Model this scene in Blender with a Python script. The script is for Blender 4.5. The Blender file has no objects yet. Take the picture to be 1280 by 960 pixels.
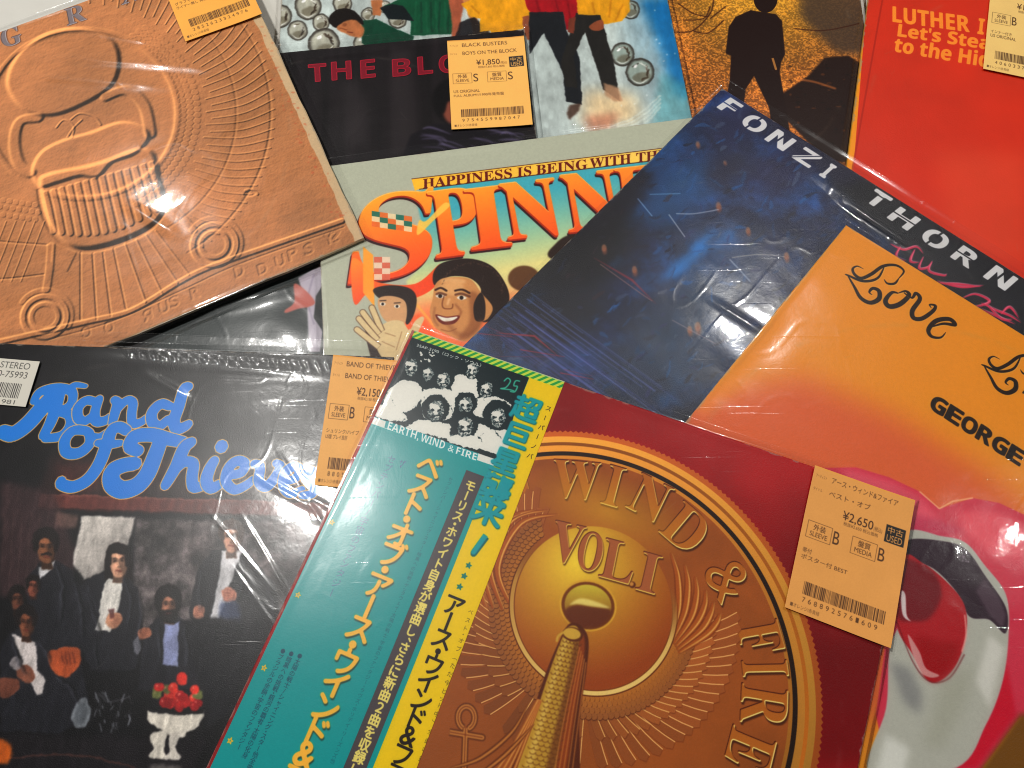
import bpy, bmesh, math
import numpy as np
from mathutils import Vector, Matrix

sc = bpy.context.scene
COL = sc.collection

# ------------------------------------------------------------------ camera, world, lamps, exposure
CAM_Z = 0.446
FOC = 900.0                                   # focal length in photo pixels (photo is 1280 wide)
PITCH, ROLL = math.radians(20.5), math.radians(2.5)
A_ = Matrix.Rotation(PITCH, 3, 'X')
B_ = Matrix.Rotation(ROLL, 3, 'Y')
RM = B_ @ A_
cam_d = bpy.data.cameras.new('camera')
cam_d.sensor_width = 36.0
cam_d.lens = FOC / 1280 * 36.0
cam_d.clip_start = 0.01
cam_d.clip_end = 50
cam = bpy.data.objects.new('camera', cam_d)
cam.matrix_world = Matrix.Translation((0, 0, CAM_Z)) @ RM.to_4x4()
COL.objects.link(cam)
sc.camera = cam
RN = np.array(RM)


def at(p, z):
    """photo pixel(s) -> point on the horizontal plane at height z (real place on the table)"""
    p = np.atleast_2d(np.asarray(p, float))
    d = np.stack([(p[:, 0] - 640) / FOC, -(p[:, 1] - 480) / FOC, -np.ones(len(p))], 1) @ RN.T
    t = (z - CAM_Z) / d[:, 2]
    return d[:, :2] * t[:, None]


w = bpy.data.worlds.new('World')
sc.world = w
w.use_nodes = True
w.node_tree.nodes['Background'].inputs[0].default_value = (1.0, 0.985, 0.96, 1)
w.node_tree.nodes['Background'].inputs[1].default_value = 0.07


def lamp(px, power, size, height=1.9, col=(1, .975, .93), shape='DISK', sy=None):
    """ceiling lamp hung so that its mirror image in the film would fall at pixel px"""
    p = at(px, 0.028)[0]
    c = np.array([0, 0, CAM_Z])
    q = np.array([p[0], p[1], 0.028])
    d = q - c
    d[2] = -d[2]
    t = (height - 0.028) / d[2]
    pos = q + d * t
    L = bpy.data.lights.new('ceiling_lamp', 'AREA')
    L.shape = shape
    L.size = size
    if sy:
        L.size_y = sy
    L.energy = power
    L.color = col
    o = bpy.data.objects.new('ceiling_lamp', L)
    o.location = pos
    v = Vector((0, 0.15, 0)) - Vector(pos)
    o.rotation_euler = v.to_track_quat('-Z', 'Y').to_euler()
    COL.objects.link(o)
    return o


lamp((388, 614), 21.0, 0.13)
lamp((938, 400), 9.0, 0.085)
lamp((203, 262), 5.0, 0.05)
lamp((345, 445), 6.0, 0.06)
lamp((1262, 672), 1.8, 0.07)
lamp((700, -330), 12.0, 0.15)  # mirror point lies above the frame
lamp((-250, 120), 10.0, 0.12)  # mirror point lies left of the frame
vs = sc.view_settings
sc.cycles.filter_width = 1.05
vs.view_transform = 'Standard'
vs.look = 'None'
vs.exposure = 0.0
vs.gamma = 1.0

# ------------------------------------------------------------------ helpers: tiny painter for the flat print
RES = 4.5                                      # print pixels per millimetre on a 315 mm jacket
MM = 315.0


def box_blur(a, r):
    r = int(max(1, round(r)))
    for ax in (0, 1):
        pad = [(0, 0)] * a.ndim
        pad[ax] = (r + 1, r)
        c = np.cumsum(np.pad(a, pad, mode='edge'), axis=ax)
        n = a.shape[ax]
        sl1 = [slice(None)] * a.ndim
        sl0 = [slice(None)] * a.ndim
        sl1[ax] = slice(2 * r + 1, 2 * r + 1 + n)
        sl0[ax] = slice(0, n)
        a = (c[tuple(sl1)] - c[tuple(sl0)]) / (2 * r + 1)
    return a


def blur(a, r):
    if r < 0.4:
        return a
    return box_blur(box_blur(a, r * .6), r * .6)


def fbm(h, w_, cell, seed, octs=4, gain=.55, stretch=(1, 1)):
    rg = np.random.default_rng(seed)
    out = np.zeros((h, w_), np.float32)
    amp, tot = 1.0, 0
    for o in range(octs):
        cy, cx = cell * stretch[0], cell * stretch[1]
        gy, gx = int(h / cy) + 3, int(w_ / cx) + 3
        g = rg.random((gy, gx)).astype(np.float32)
        y = np.arange(h) / cy
        x = np.arange(w_) / cx
        iy, ix = y.astype(int), x.astype(int)
        fy, fx = y - iy, x - ix
        fy = (fy * fy * (3 - 2 * fy))[:, None].astype(np.float32)
        fx = (fx * fx * (3 - 2 * fx))[None].astype(np.float32)
        a = g[iy][:, ix] * (1 - fx) + g[iy][:, ix + 1] * fx
        b = g[iy + 1][:, ix] * (1 - fx) + g[iy + 1][:, ix + 1] * fx
        out += amp * (a * (1 - fy) + b * fy)
        tot += amp
        amp *= gain
        cell = max(cell / 2, 1.01)
    return out / tot


def spline(pts, closed=True, n=8):
    P = np.asarray(pts, float)
    m = len(P)
    out = []
    rng_ = range(m if closed else m - 1)
    for i in rng_:
        if closed:
            a, b, c, d = P[(i - 1) % m], P[i], P[(i + 1) % m], P[(i + 2) % m]
        else:
            a, b, c, d = P[max(i - 1, 0)], P[i], P[i + 1], P[min(i + 2, m - 1)]
        for k in range(n):
            t = k / n
            out.append(.5 * ((2 * b) + (c - a) * t + (2 * a - 5 * b + 4 * c - d) * t * t + (3 * b - a - 3 * c + d) * t ** 3))
    if not closed:
        out.append(P[-1])
    return np.array(out)


def raster(polys, H, W, pad=2):
    """anti-aliased coverage of polygons (canvas pixels) -> (mask, y0, x0)"""
    SS = 3
    q = []
    for p in polys:
        p = np.asarray(p, float)
        x, y = p[:, 0], p[:, 1]
        if (x * np.roll(y, -1) - np.roll(x, -1) * y).sum() < 0:
            p = p[::-1]
        q.append(p)
    allp = np.concatenate(q)
    x0 = int(max(0, math.floor(allp[:, 0].min()) - pad))
    y0 = int(max(0, math.floor(allp[:, 1].min()) - pad))
    x1 = int(min(W, math.ceil(allp[:, 0].max()) + pad))
    y1 = int(min(H, math.ceil(allp[:, 1].max()) + pad))
    if x1 <= x0 + 1 or y1 <= y0 + 1:
        return None
    w_, h = x1 - x0, y1 - y0
    a = np.concatenate(q)
    b = np.concatenate([np.roll(p, -1, axis=0) for p in q])
    a = a - [x0, y0]
    b = b - [x0, y0]
    ya, yb = a[:, 1] * SS, b[:, 1] * SS
    sg = np.where(yb > ya, 1.0, -1.0)
    lo, hi = np.minimum(ya, yb), np.maximum(ya, yb)
    s0 = np.clip(np.ceil(lo - .5), 0, h * SS).astype(int)
    s1 = np.clip(np.ceil(hi - .5), 0, h * SS).astype(int)
    cnt = s1 - s0
    k = cnt > 0
    a, b, ya, yb, sg, s0, cnt = a[k], b[k], ya[k], yb[k], sg[k], s0[k], cnt[k]
    if len(a) == 0:
        return None
    idx = np.repeat(np.arange(len(a)), cnt)
    off = np.arange(cnt.sum()) - np.repeat(np.cumsum(cnt) - cnt, cnt)
    row = s0[idx] + off
    t = (row + .5 - ya[idx]) / (yb[idx] - ya[idx])
    xx = np.clip(a[idx, 0] + (b[idx, 0] - a[idx, 0]) * t, 0, w_ - 1e-3)
    ix = xx.astype(int)
    fr = xx - ix
    acc = np.zeros(h * SS * (w_ + 2))
    base = row * (w_ + 2) + ix
    s = sg[idx]
    acc += np.bincount(base, s * (1 - fr), minlength=len(acc))
    acc += np.bincount(base + 1, s * fr, minlength=len(acc))
    m = np.cumsum(acc.reshape(h * SS, w_ + 2), axis=1)[:, :w_]
    m = np.clip(np.abs(m), 0, 1).reshape(h, SS, w_).mean(1)
    return m.astype(np.float32), y0, x0


_tc = {}


def sb(t):
    """heavy sans lettering (the bold sans alphabet of the built-in font)"""
    return ''.join(chr(0x1D5D4 + ord(c) - 65) if 'A' <= c <= 'Z' else chr(0x1D5EE + ord(c) - 97) if 'a' <= c <= 'z' else c for c in t)




def glyph_tris(s):
    if s in _tc:
        return _tc[s]
    c = bpy.data.curves.new('lettering', 'FONT')
    c.body = s
    c.resolution_u = 6
    o = bpy.data.objects.new('lettering', c)
    COL.objects.link(o)
    dg = bpy.context.evaluated_depsgraph_get()
    e = o.evaluated_get(dg)
    m = e.to_mesh()
    m.calc_loop_triangles()
    v = np.zeros(len(m.vertices) * 3)
    m.vertices.foreach_get('co', v)
    v = v.reshape(-1, 3)[:, :2]
    t = np.zeros(len(m.loop_triangles) * 3, int)
    m.loop_triangles.foreach_get('vertices', t)
    tri = v[t.reshape(-1, 3)] if len(t) else np.zeros((0, 3, 2))
    e.to_mesh_clear()
    bpy.data.objects.remove(o)
    bpy.data.curves.remove(c)
    _tc[s] = tri
    return tri


def warp(img, amp, cell, seed, y0=0, y1=None, x0=0, x1=None):
    """push the print about a little so drawn outlines turn organic"""
    v = img[y0:y1, x0:x1]
    h, w_ = v.shape[:2]
    dy = (fbm(h, w_, cell, seed, 4, .6) - .5) * 2 * amp
    dx = (fbm(h, w_, cell, seed + 1, 4, .6) - .5) * 2 * amp
    yy_, xx_ = np.mgrid[0:h, 0:w_]
    Y, X = np.clip(yy_ + dy, 0, h - 1.01), np.clip(xx_ + dx, 0, w_ - 1.01)
    iy, ix = Y.astype(int), X.astype(int)
    fy, fx = (Y - iy)[..., None], (X - ix)[..., None]
    o_ = v[iy, ix] * (1 - fy) * (1 - fx) + v[iy, ix + 1] * (1 - fy) * fx + v[iy + 1, ix] * fy * (1 - fx) + v[iy + 1, ix + 1] * fy * fx
    img[y0:y1, x0:x1] = o_


class Print:
    """a flat print; points are photo pixels read off the object, or fractions of it when fr=True"""

    def __init__(s, O, U, V, z, wmm=MM, hmm=MM, res=RES, base=(.5, .5, .5), fr=False):
        s.O, s.U, s.V, s.z = O, U, V, z
        s.W, s.H = int(wmm * res), int(hmm * res)
        s.res = res
        s.img = np.empty((s.H, s.W, 3), np.float32)
        s.img[:] = base
        s.fr = fr
        M = np.stack([U, V], 1)
        s.Mi = np.linalg.inv(M)
        s.h = None

    def P(s, p):
        p = np.atleast_2d(np.asarray(p, float))
        if s.fr:
            return p * [s.W, s.H]
        uv = (at(p, s.z) - s.O) @ s.Mi.T
        return uv * [s.W, s.H]

    def k(s, p):
        """print pixels per photo pixel near p"""
        if s.fr:
            return 1.0
        p = np.atleast_2d(p)[0]
        q = s.P([p, p + [10, 0], p + [0, 10]])
        a, b = q[1] - q[0], q[2] - q[0]
        return math.sqrt(abs(a[0] * b[1] - a[1] * b[0])) / 10

    def color(s, col, y0, x0, h, w_):
        if isinstance(col, (tuple, list)) and col and col[0] == 'g':
            _, p0, c0, p1, c1 = col
            q0, q1 = s.P([p0, p1])
            d = q1 - q0
            yy, xx = np.mgrid[y0:y0 + h, x0:x0 + w_]
            t = np.clip(((xx - q0[0]) * d[0] + (yy - q0[1]) * d[1]) / (d @ d), 0, 1)[..., None]
            return np.array(c0) * (1 - t) + np.array(c1) * t
        if isinstance(col, np.ndarray) and col.ndim == 3:
            return col[y0:y0 + h, x0:x0 + w_]
        return np.array(col, np.float32)

    def comp(s, r, col, a=1.0):
        if r is None:
            return
        m, y0, x0 = r
        a0, b0 = max(0, -y0), max(0, -x0)
        m = m[a0:max(a0, s.H - y0), b0:max(b0, s.W - x0)]
        y0, x0 = y0 + a0, x0 + b0
        h, w_ = m.shape
        if h < 1 or w_ < 1:
            return
        c = s.color(col, y0, x0, h, w_)
        v = s.img[y0:y0 + h, x0:x0 + w_]
        m = (m * a)[..., None]
        v[:] = v * (1 - m) + c * m

    def mask(s, polys, b=0):
        r = raster(polys, s.H, s.W, pad=int(2 + b * 2.5))
        if r is None:
            return None
        return (blur(r[0], b), r[1], r[2]) if b else r

    def fill(s, pts, col, a=1., b=0, sm=False):
        pts = np.asarray(pts, float)
        if sm:
            pts = spline(pts)
        s.comp(s.mask([s.P(pts)], b * s.k(pts[0])), col, a)

    def quads(s, q, w_):
        out = []
        for i in range(len(q) - 1):
            d = q[i + 1] - q[i]
            L = np.hypot(*d)
            if L < 1e-6:
                continue
            n = np.array([-d[1], d[0]]) / L
            wa = (w_[i] if hasattr(w_, '__len__') else w_) / 2
            wb = (w_[i + 1] if hasattr(w_, '__len__') else w_) / 2
            out.append(np.array([q[i] + n * wa, q[i + 1] + n * wb, q[i + 1] - n * wb, q[i] - n * wa]))
            if wb > .8:
                an = np.linspace(0, 2 * math.pi, 9)[:-1]
                out.append(q[i + 1] + np.stack([np.cos(an), np.sin(an)], 1) * wb)
        return out

    def line(s, pts, w_, col, a=1., b=0, sm=False, taper=False):
        pts = np.asarray(pts, float)
        kk = s.k(pts[0])
        if sm:
            pts = spline(pts, False)
        q = s.P(pts)
        ww = w_ * kk
        if taper:
            ww = ww * np.clip(np.sin(np.linspace(0.08, .97, len(q)) * math.pi), .12, 1)
        s.comp(s.mask(s.quads(q, ww), b * kk), col, a)

    def ell(s, cx, cy, rx, ry, col, a=1., b=0, rot=0, n=36):
        t = np.linspace(0, 2 * math.pi, n + 1)[:-1]
        c, si = math.cos(math.radians(rot)), math.sin(math.radians(rot))
        x, y = rx * np.cos(t), ry * np.sin(t)
        s.fill(np.stack([cx + x * c - y * si, cy + x * si + y * c], 1), col, a, b)

    # ---- lettering
    def tmask(s, txt, p0, p1, pt, bold=0, b=0, shear=0, canvas=False, full=None):
        tri = glyph_tris(txt)
        if len(tri) == 0:
            return None
        if canvas:
            q0, q1, qt = [np.asarray(v, float) for v in (p0, p1, pt)]
        else:
            q0, q1, qt = s.P([p0, p1, pt])
        f = tri.reshape(-1, 2)
        xmin, xmax = f[:, 0].min(), f[:, 0].max()
        ymax = f[:, 1].max() if full is None else full
        ex = (q1 - q0) / max(xmax - xmin, 1e-6)
        ey = (qt - q0) / ymax
        X = f[:, :1] - xmin + shear * f[:, 1:]
        Q = (q0 + X * ex + f[:, 1:] * ey).reshape(-1, 3, 2)
        r = raster(list(Q), s.H, s.W, pad=int(3 + abs(bold) * 3 + b * 3))
        if r is None:
            return None
        m, y0, x0 = r
        if bold:
            m = grow(m, bold)
        if b:
            m = blur(m, b)
        return m, y0, x0

    def text(s, txt, p0, p1, pt, col, a=1., **kw):
        r = s.tmask(txt, p0, p1, pt, **kw)
        s.comp(r, col, a)
        return r

    def vtext(s, txt, p0, p1, size, col, a=1., sh=None, fat=1.0, **kw):
        """vertical Japanese setting: characters upright on the object, marching from p0 to p1; size in mm"""
        q0, q1 = s.P([p0, p1])
        wt = np.array([.5 if ch in '・、。' else (.62 if ch in 'ァィッ' else 1.0) for ch in txt])
        D_ = (q1 - q0) / len(txt) if not kw.get('fit') else (q1 - q0) / wt.sum()
        pos = np.cumsum(wt) - wt / 2
        hw, hh = size * s.res / 2 * fat, size * s.res / 2
        for i, ch in enumerate(txt):
            if ch == ' ':
                continue
            c = q0 + D_ * pos[i]
            tri = glyph_tris(ch)
            if len(tri) == 0:
                continue
            f = tri.reshape(-1, 2)
            mn, mx = f.min(0), f.max(0)
            cx = .5
            g = (f - [cx, .38]) * 1.06          # glyphs sit in an em box
            if ch in 'ー〜(（)）':
                g = np.stack([g[:, 1], -g[:, 0]], 1)
            if ch in '、。':
                g = g + [.5, .3]
            if ch.isascii():
                g = (f - (mn + mx) / 2) * 1.15
            Q = (c + g * [2 * hw, -2 * hh]).reshape(-1, 3, 2)
            if sh:
                s.comp(grown(raster(list(Q + np.array(sh[:2]) * s.res), s.H, s.W, 8), kw.get('bold', 0)), sh[2], a)
            s.comp(grown(raster(list(Q), s.H, s.W, 8), kw.get('bold', 0)), col, a)

    # ---- carved relief drawn in the print
    def hinit(s):
        s.h = np.zeros((s.H, s.W), np.float32)

    def hfill(s, pts, dh, b=1.5, sm=True):
        pts = np.asarray(pts, float)
        kk = s.k(pts[0])
        if sm:
            pts = spline(pts)
        r = s.mask([s.P(pts)], b * kk)
        if r:
            m, y, x = r
            s.h[y:y + m.shape[0], x:x + m.shape[1]] += m * dh

    def hline(s, pts, w_, dh, b=.8, sm=True):
        pts = np.asarray(pts, float)
        kk = s.k(pts[0])
        if sm and len(pts) > 2:
            pts = spline(pts, False)
        r = s.mask(s.quads(s.P(pts), w_ * kk), b * kk)
        if r:
            m, y, x = r
            s.h[y:y + m.shape[0], x:x + m.shape[1]] += m * dh

    def hell(s, cx, cy, rx, ry, dh, b=1.5, rot=0):
        t = np.linspace(0, 2 * math.pi, 41)[:-1]
        c, si = math.cos(math.radians(rot)), math.sin(math.radians(rot))
        x, y = rx * np.cos(t), ry * np.sin(t)
        s.hfill(np.stack([cx + x * c - y * si, cy + x * si + y * c], 1), dh, b, False)

    def image(s, name):
        a = np.ones((s.H, s.W, 4), np.float32)
        im_ = s.img
        l = im_.mean(-1, keepdims=True)
        im_ = l + (im_ - l) * 1.13
        a[..., :3] = np.clip(im_, 0, 1)
        im = bpy.data.images.new(name, s.W, s.H)
        im.pixels.foreach_set(a[::-1].ravel())
        im.update()
        im.pack()
        return im


def grow(m, r):
    if r > 0:
        return np.clip(blur(m, r) * 3.2, 0, 1) if r > .6 else np.clip(m * (1 + r), 0, 1)
    return np.clip((blur(m, -r) - .62) * 3.2, 0, 1)


def grown(r, b):
    if r is None or not b:
        return r
    return grow(r[0], b), r[1], r[2]


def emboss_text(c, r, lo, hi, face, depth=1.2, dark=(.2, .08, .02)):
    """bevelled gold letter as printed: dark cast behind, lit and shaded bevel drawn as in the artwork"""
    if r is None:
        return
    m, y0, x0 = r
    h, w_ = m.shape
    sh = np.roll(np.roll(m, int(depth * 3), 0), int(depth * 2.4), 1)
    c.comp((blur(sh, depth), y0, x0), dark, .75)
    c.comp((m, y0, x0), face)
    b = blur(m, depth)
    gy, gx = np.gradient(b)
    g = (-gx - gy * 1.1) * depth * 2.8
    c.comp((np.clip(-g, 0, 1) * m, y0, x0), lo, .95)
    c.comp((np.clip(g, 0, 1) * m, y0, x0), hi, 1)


# ------------------------------------------------------------------ materials
def nt(name):
    m = bpy.data.materials.new(name)
    m.use_nodes = True
    N, L = m.node_tree.nodes, m.node_tree.links
    return m, N, L, N['Principled BSDF']


def plain(name, col, rough=.6, spec=.4, noise=.06, scale=300):
    m, N, L, p = nt(name)
    tc = N.new('ShaderNodeTexCoord')
    n = N.new('ShaderNodeTexNoise')
    n.inputs['Scale'].default_value = scale
    n.inputs['Detail'].default_value = 5
    L.new(tc.outputs['Object'], n.inputs['Vector'])
    r = N.new('ShaderNodeMapRange')
    r.inputs['To Min'].default_value = 1 - noise * 2
    r.inputs['To Max'].default_value = 1 + noise * 2
    L.new(n.outputs['Fac'], r.inputs['Value'])
    mx = N.new('ShaderNodeVectorMath')
    mx.operation = 'SCALE'
    mx.inputs[0].default_value = col
    L.new(r.outputs['Result'], mx.inputs['Scale'])
    L.new(mx.outputs['Vector'], p.inputs['Base Color'])
    p.inputs['Roughness'].default_value = rough
    p.inputs['Specular IOR Level'].default_value = spec
    bp = N.new('ShaderNodeBump')
    bp.inputs['Strength'].default_value = .25
    bp.inputs['Distance'].default_value = .0003
    L.new(n.outputs['Fac'], bp.inputs['Height'])
    L.new(bp.outputs['Normal'], p.inputs['Normal'])
    return m


def printed(name, im, rough=.38, spec=.4, grain=.35, scale=900, coat=0.0):
    m, N, L, p = nt(name)
    t = N.new('ShaderNodeTexImage')
    t.image = im
    t.interpolation = 'Cubic'
    t.extension = 'EXTEND'
    L.new(t.outputs['Color'], p.inputs['Base Color'])
    p.inputs['Roughness'].default_value = rough
    p.inputs['Specular IOR Level'].default_value = spec
    tc = N.new('ShaderNodeTexCoord')
    n = N.new('ShaderNodeTexNoise')
    n.inputs['Scale'].default_value = scale
    n.inputs['Detail'].default_value = 3
    L.new(tc.outputs['Object'], n.inputs['Vector'])
    n2 = N.new('ShaderNodeTexNoise')
    n2.inputs['Scale'].default_value = 9
    L.new(tc.outputs['Object'], n2.inputs['Vector'])
    ad = N.new('ShaderNodeMath')
    ad.operation = 'MULTIPLY_ADD'
    ad.inputs[1].default_value = 9
    L.new(n2.outputs['Fac'], ad.inputs[0])
    L.new(n.outputs['Fac'], ad.inputs[2])
    bp = N.new('ShaderNodeBump')
    bp.inputs['Strength'].default_value = grain
    bp.inputs['Distance'].default_value = .00025
    L.new(ad.outputs[0], bp.inputs['Height'])
    L.new(bp.outputs['Normal'], p.inputs['Normal'])
    return m


def film_mat(name, rough=.06, fine=.35, scale=260, boost=1.0, tint=(1, 1, 1), scratch=.5):
    """thin clear polypropylene: see-through, with a mirror-like skin broken by fine crinkles and scratches"""
    m = bpy.data.materials.new(name)
    m.use_nodes = True
    N, L = m.node_tree.nodes, m.node_tree.links
    N.clear()
    out = N.new('ShaderNodeOutputMaterial')
    tr = N.new('ShaderNodeBsdfTransparent')
    tr.inputs[0].default_value = (.985 * tint[0], .985 * tint[1], .985 * tint[2], 1)
    gl = N.new('ShaderNodeBsdfGlossy')
    gl.inputs['Roughness'].default_value = rough
    gl2 = N.new('ShaderNodeBsdfGlossy')
    gl2.inputs['Roughness'].default_value = .17
    mixg = N.new('ShaderNodeMixShader')
    mixg.inputs[0].default_value = .38
    L.new(gl.outputs[0], mixg.inputs[1])
    L.new(gl2.outputs[0], mixg.inputs[2])
    fr = N.new('ShaderNodeFresnel')
    fr.inputs['IOR'].default_value = 1.45
    mu = N.new('ShaderNodeMath')
    mu.operation = 'MULTIPLY'
    mu.use_clamp = True
    mu.inputs[1].default_value = 1.05 * boost
    mx = N.new('ShaderNodeMixShader')
    L.new(fr.outputs[0], mu.inputs[0])
    L.new(mu.outputs[0], mx.inputs[0])
    L.new(tr.outputs[0], mx.inputs[1])
    L.new(mixg.outputs[0], mx.inputs[2])
    L.new(mx.outputs[0], out.inputs['Surface'])
    tc = N.new('ShaderNodeTexCoord')
    n = N.new('ShaderNodeTexNoise')
    n.inputs['Scale'].default_value = scale
    n.inputs['Detail'].default_value = 3
    n.inputs['Distortion'].default_value = .6
    L.new(tc.outputs['Object'], n.inputs['Vector'])
    mp = N.new('ShaderNodeMapping')
    mp.inputs['Rotation'].default_value = (0, 0, .7)
    mp.inputs['Scale'].default_value = (14, 420, 1)
    L.new(tc.outputs['Object'], mp.inputs['Vector'])
    n2 = N.new('ShaderNodeTexNoise')
    n2.inputs['Scale'].default_value = 1
    n2.inputs['Detail'].default_value = 2
    L.new(mp.outputs[0], n2.inputs['Vector'])
    rp = N.new('ShaderNodeMapRange')
    rp.inputs['From Min'].default_value = .66
    rp.inputs['From Max'].default_value = .80
    L.new(n2.outputs['Fac'], rp.inputs['Value'])
    ad = N.new('ShaderNodeMath')
    ad.operation = 'MULTIPLY_ADD'
    ad.inputs[1].default_value = scratch
    L.new(rp.outputs[0], ad.inputs[0])
    L.new(n.outputs['Fac'], ad.inputs[2])
    bp = N.new('ShaderNodeBump')
    bp.inputs['Strength'].default_value = fine
    bp.inputs['Distance'].default_value = .0004
    L.new(ad.outputs[0], bp.inputs['Height'])
    for g in (gl, gl2):
        L.new(bp.outputs['Normal'], g.inputs['Normal'])
    return m


# ------------------------------------------------------------------ object builders
def mesh_obj(name, verts, faces, mats, parent=None, uvs=None, fm=None, smooth=False):
    me = bpy.data.meshes.new(name)
    me.from_pydata([tuple(map(float, v)) for v in verts], [], faces)
    for m in mats:
        me.materials.append(m)
    if fm is not None:
        me.polygons.foreach_set('material_index', fm)
    if uvs is not None:
        l = me.uv_layers.new(name='print')
        u = np.array([uvs[v] for f in faces for v in f], np.float32).ravel()
        l.data.foreach_set('uv', u)
    if smooth:
        me.polygons.foreach_set('use_smooth', [True] * len(me.polygons))
    me.update()
    o = bpy.data.objects.new(name, me)
    COL.objects.link(o)
    if parent:
        o.parent = parent
    return o


def slab(name, O, U, V, z0, z1, m_top, m_side, parent, n=24, bend=None, edge=.0006, wob=.0, seed=1):
    """thin board: printed top grid that rolls over at the rim, plain side walls, flat bottom"""
    rg = np.random.default_rng(seed)
    wU, wV = np.linalg.norm(U), np.linalg.norm(V)
    eu, ev = edge / wU, edge / wV
    us = np.r_[0, eu, np.linspace(.012, .988, n), 1 - eu, 1]
    vs_ = np.r_[0, ev, np.linspace(.012, .988, n), 1 - ev, 1]
    verts, uvs = [], []
    nu, nv = len(us), len(vs_)
    loc = parent.location
    ph = rg.random(4) * 6
    for j, v in enumerate(vs_):
        for i, u in enumerate(us):
            d = 0.0
            if i in (0, nu - 1) or j in (0, nv - 1):
                d = edge * .8
            z = z1 - d + (bend(u, v) if bend else 0)
            du = wob * (math.sin(v * 23 + ph[0]) + .6 * math.sin(v * 61 + ph[1])) if i in (0, nu - 1) else 0
            dv = wob * (math.sin(u * 19 + ph[2]) + .6 * math.sin(u * 57 + ph[3])) if j in (0, nv - 1) else 0
            p = O + U * (u + du / wU) + V * (v + dv / wV)
            verts.append((p[0] - loc[0], p[1] - loc[1], z - loc[2]))
            uvs.append((u, 1 - v))
    F, fm = [], []
    for j in range(nv - 1):
        for i in range(nu - 1):
            a = j * nu + i
            F.append((a, a + nu, a + nu + 1, a + 1))
            fm.append(0)
    rim = [i for i in range(nu)] + [j * nu + nu - 1 for j in range(1, nv)] + \
          [(nv - 1) * nu + i for i in range(nu - 2, -1, -1)] + [j * nu for j in range(nv - 2, 0, -1)]
    b0 = len(verts)
    for r in rim:
        x, y, z = verts[r]
        verts.append((x, y, z - (z1 - z0) + edge * .8))
        uvs.append(uvs[r])
    k = len(rim)
    for i in range(k):
        j = (i + 1) % k
        F.append((rim[i], rim[j], b0 + j, b0 + i))
        fm.append(1)
    if bend:
        g0 = len(verts)
        for i in range(nu * nv):
            x, y, z = verts[i]
            verts.append((x, y, z - (z1 - z0)))
            uvs.append(uvs[i])
        for f in F[:(nu - 1) * (nv - 1)]:
            F.append(tuple(g0 + i for i in f[::-1]))
            fm.append(1)
    else:
        F.append(tuple(b0 + i for i in range(k)))
        fm.append(1)
    o = mesh_obj(name, verts, F, [m_top, m_side], parent, uvs, fm)
    return o


def film(O, U, V, z, mat, parent, ridges=(), margin=(.004, .004, .007, .004), n=250, amp=.00018, seed=3, sag=.0012, name='plastic_sleeve', lift=0.0):
    """clear outer bag: wrinkled sheet a little larger than the jacket, welded rim hanging over its edges"""
    wU, wV = np.linalg.norm(U), np.linalg.norm(V)
    l, r, t, b = margin
    us = np.linspace(-l / wU, 1 + r / wU, n)
    vs_ = np.linspace(-t / wV, 1 + b / wV, n)
    uu, vv = np.meshgrid(us, vs_)
    P = O + uu[..., None] * U + vv[..., None] * V
    hh = (fbm(n, n, n * .17, seed, 3) - .5) * amp * 5
    hh += (fbm(n, n, n * .06, seed + 5, 2, stretch=(1, 4)) - .5) * amp * 2.0
    q1 = 1 - np.abs(2 * fbm(n, n, n * .10, seed + 9, 2, stretch=(1.6, .8)) - 1)
    hh += np.clip((q1 - .93) / .07, 0, 1) ** 2 * amp * .5
    for (pa, pb, wd, ht) in ridges:
        ht = min(ht, wd * .22)
        a, c = at(pa, z)[0], at(pb, z)[0]
        d = c - a
        L = np.linalg.norm(d)
        d = d / L
        rel = P - a
        s = rel @ d
        q = np.abs(rel[..., 0] * d[1] - rel[..., 1] * d[0])
        env = np.clip(np.minimum(s, L - s) / (L * .3) + .1, 0, 1)
        hh += ht * np.exp(-(q / wd) ** 2) * env
    hh -= hh.min() if False else 0
    out = np.maximum(np.maximum(-uu * wU, (uu - 1) * wU), np.maximum(-vv * wV, (vv - 1) * wV))
    Z = z + lift + .0005 + np.clip(hh, -.0003, .0009) - np.clip(out / .004, 0, 1) ** 1.5 * sag
    loc = parent.location
    verts = np.concatenate([P - [loc[0], loc[1]], (Z - loc[2])[..., None]], 2).reshape(-1, 3)
    F = [(j * n + i, (j + 1) * n + i, (j + 1) * n + i + 1, j * n + i + 1) for j in range(n - 1) for i in range(n - 1)]
    o = mesh_obj(name, verts, F, [mat], parent, smooth=True)
    # welded hem along the opening: a thin bead of doubled film
    pts = []
    for i in range(n):
        pts.append((verts[i], verts[(n - 1) * n + i]))
    hv, hf = [], []
    for side in (0,):
        base = len(hv)
        sg = -1
        Vn = V / wV * sg
        for i in range(n):
            x, y, zz = pts[i][side]
            for (dv, dz) in ((0, .00005), (.0005, .00035), (.0011, .00005)):
                hv.append((x + Vn[0] * dv, y + Vn[1] * dv, zz + dz))
        for i in range(n - 1):
            for q in range(2):
                a = base + i * 3 + q
                hf.append((a, a + 3, a + 4, a + 1))
    mesh_obj('hem', hv, hf, [mat], o, smooth=True)
    return o


def thing(name, loc, label, cat, group=None):
    o = bpy.data.objects.new(name, None)
    o.empty_display_size = .03
    o.location = loc
    COL.objects.link(o)
    o['label'] = label
    o['category'] = cat
    if group:
        o['group'] = group
    return o


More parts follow.
